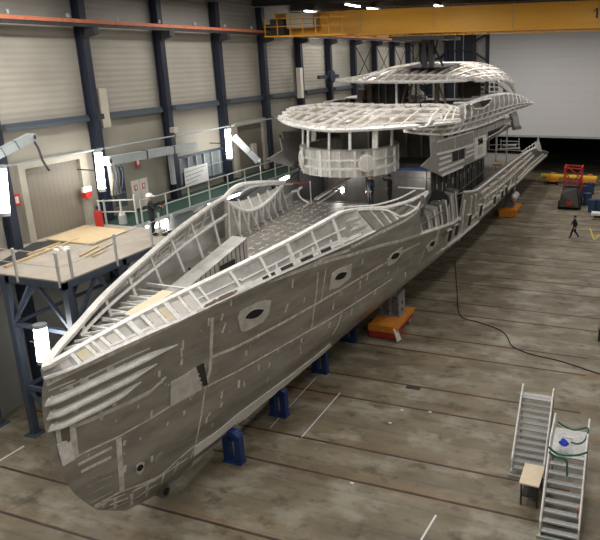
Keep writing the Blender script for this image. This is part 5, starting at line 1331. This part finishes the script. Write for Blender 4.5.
# barrels
BAR = mat('barrel_blue',(.03,.06,.14),.5,noise=.2)
proto = None
for px, py, l in ((583,197,'dark blue barrel at the back left of the barrel group'),(590,194,'dark blue barrel at the back of the barrel group'),(587,205,'dark blue barrel in the middle row of the group'),(592,212,'dark blue barrel at the front left of the group'),(599,212,'dark blue barrel at the front, cut by the right picture edge')):
    q = P(px,py,z=0)
    if proto is None:
        proto = thing('barrel', q, l, 'barrel'); b = MB()
        b.tube([q,q+Vector((0,0,.4)),q+Vector((0,0,.42)),q+Vector((0,0,.8)),q+Vector((0,0,1.25))],.42,BAR,18); b.build('drum', proto)
        b = MB()
        for z in (.4,.8,1.24): b.tube([q+Vector((0,0,z-.02)),q+Vector((0,0,z+.02))],.44,BAR,18)
        b.build('hoop', proto)
    else: copy_thing(proto, q, l)
q = P(597,219,z=0); o = thing('pallet_stack', q, 'wooden pallet with white sheets at the right picture edge', 'pallet')
b = MB()
for i in range(5): b.box(q.x-.5,q.x+1.2,q.y-.5+i*.25,q.y-.32+i*.25,.1,.14,WOOD)
for i in range(3): b.box(q.x-.5+i*.75,q.x-.4+i*.75,q.y-.5,q.y+.68,0,.1,WOOD)
b.build('pallet', o); b = MB(); b.box(q.x-.55,q.x+1.0,q.y-.4,q.y+.5,.42,.62,WHITE); b.box(q.x-.3,q.x+1.1,q.y-.3,q.y+.6,.14,.42,DARKM); b.build('sheets', o)
q = P(601,338,z=0); b = MB(); b.box(q.x-.15,q.x+.6,q.y-.5,q.y+.5,0,.7,MAT['machine_dark']); b.box(q.x-.2,q.x+.6,q.y-.55,q.y+.55,.7,.76,BROWN); tag(b.build('tool_box', origin=q),'dark box at the right picture edge beside the hose','box')
for a,c in (((595,240),(583,225)),((595,240),(600,232))): 
    pass
A = [P(*c,z=.01) for c in ((590,228),(594,240),(600,234))]; b = MB(); b.bar(A[0],A[1],.1,.01,YELP); b.bar(A[1],A[2],.1,.01,YELP); tag(b.build('yellow_floor_mark', origin=A[1]),'yellow painted angle on the floor right of the walking person','floor marking')

# ================================================================== LIGHT
def area(loc, size, power, col=(1,.955,.90), sy=None, rot=None):
    l = bpy.data.lights.new('hall_lamp', 'AREA'); l.shape = 'RECTANGLE'; l.size = size; l.size_y = sy or size; l.energy = power; l.color = col
    o = bpy.data.objects.new('hall_lamp', l); COL.objects.link(o); o.location = loc
    if rot: o.rotation_euler = rot
    return o
for x in (-20.5, -11, -2, 7):
    for y in (4, 18, 32, 50, 68): area((x, y, 18.2), .8, {-20.5:900,-11:620,-2:430,7:330}[x]*(1.5 if y > 60 and x > -15 else (.55 if x < -15 and y > 30 else 1)), sy=7)
for loc, e in (((-23.1,23.3,10),70),((-23.1,33.9,10),70),((-22.3,17.8,10.2),60),((-19.7,16.1,4.7),30),((-23.2,34,6.3),90),((-23.2,27,6.3),90),((-14.2,33,7.4),40),((-17,36,7.5),50),((-12,36,7.6),50)):  # last two are fill added under the bridge, without a lamp
    l = bpy.data.lights.new('work_lamp_light', 'POINT'); l.energy = e; l.shadow_soft_size = .25; l.color = (1,.98,.95); o = bpy.data.objects.new('work_lamp_light', l); COL.objects.link(o); o.location = loc
w = bpy.data.worlds.new('world'); bpy.context.scene.world = w; w.use_nodes = True
w.node_tree.nodes['Background'].inputs[0].default_value = (.02,.022,.025,1); w.node_tree.nodes['Background'].inputs[1].default_value = .3
sc = bpy.context.scene; sc.view_settings.view_transform = 'Standard'; sc.view_settings.look = 'None'; sc.view_settings.gamma = 1; sc.view_settings.exposure = 0
sc.view_settings.use_curve_mapping = False
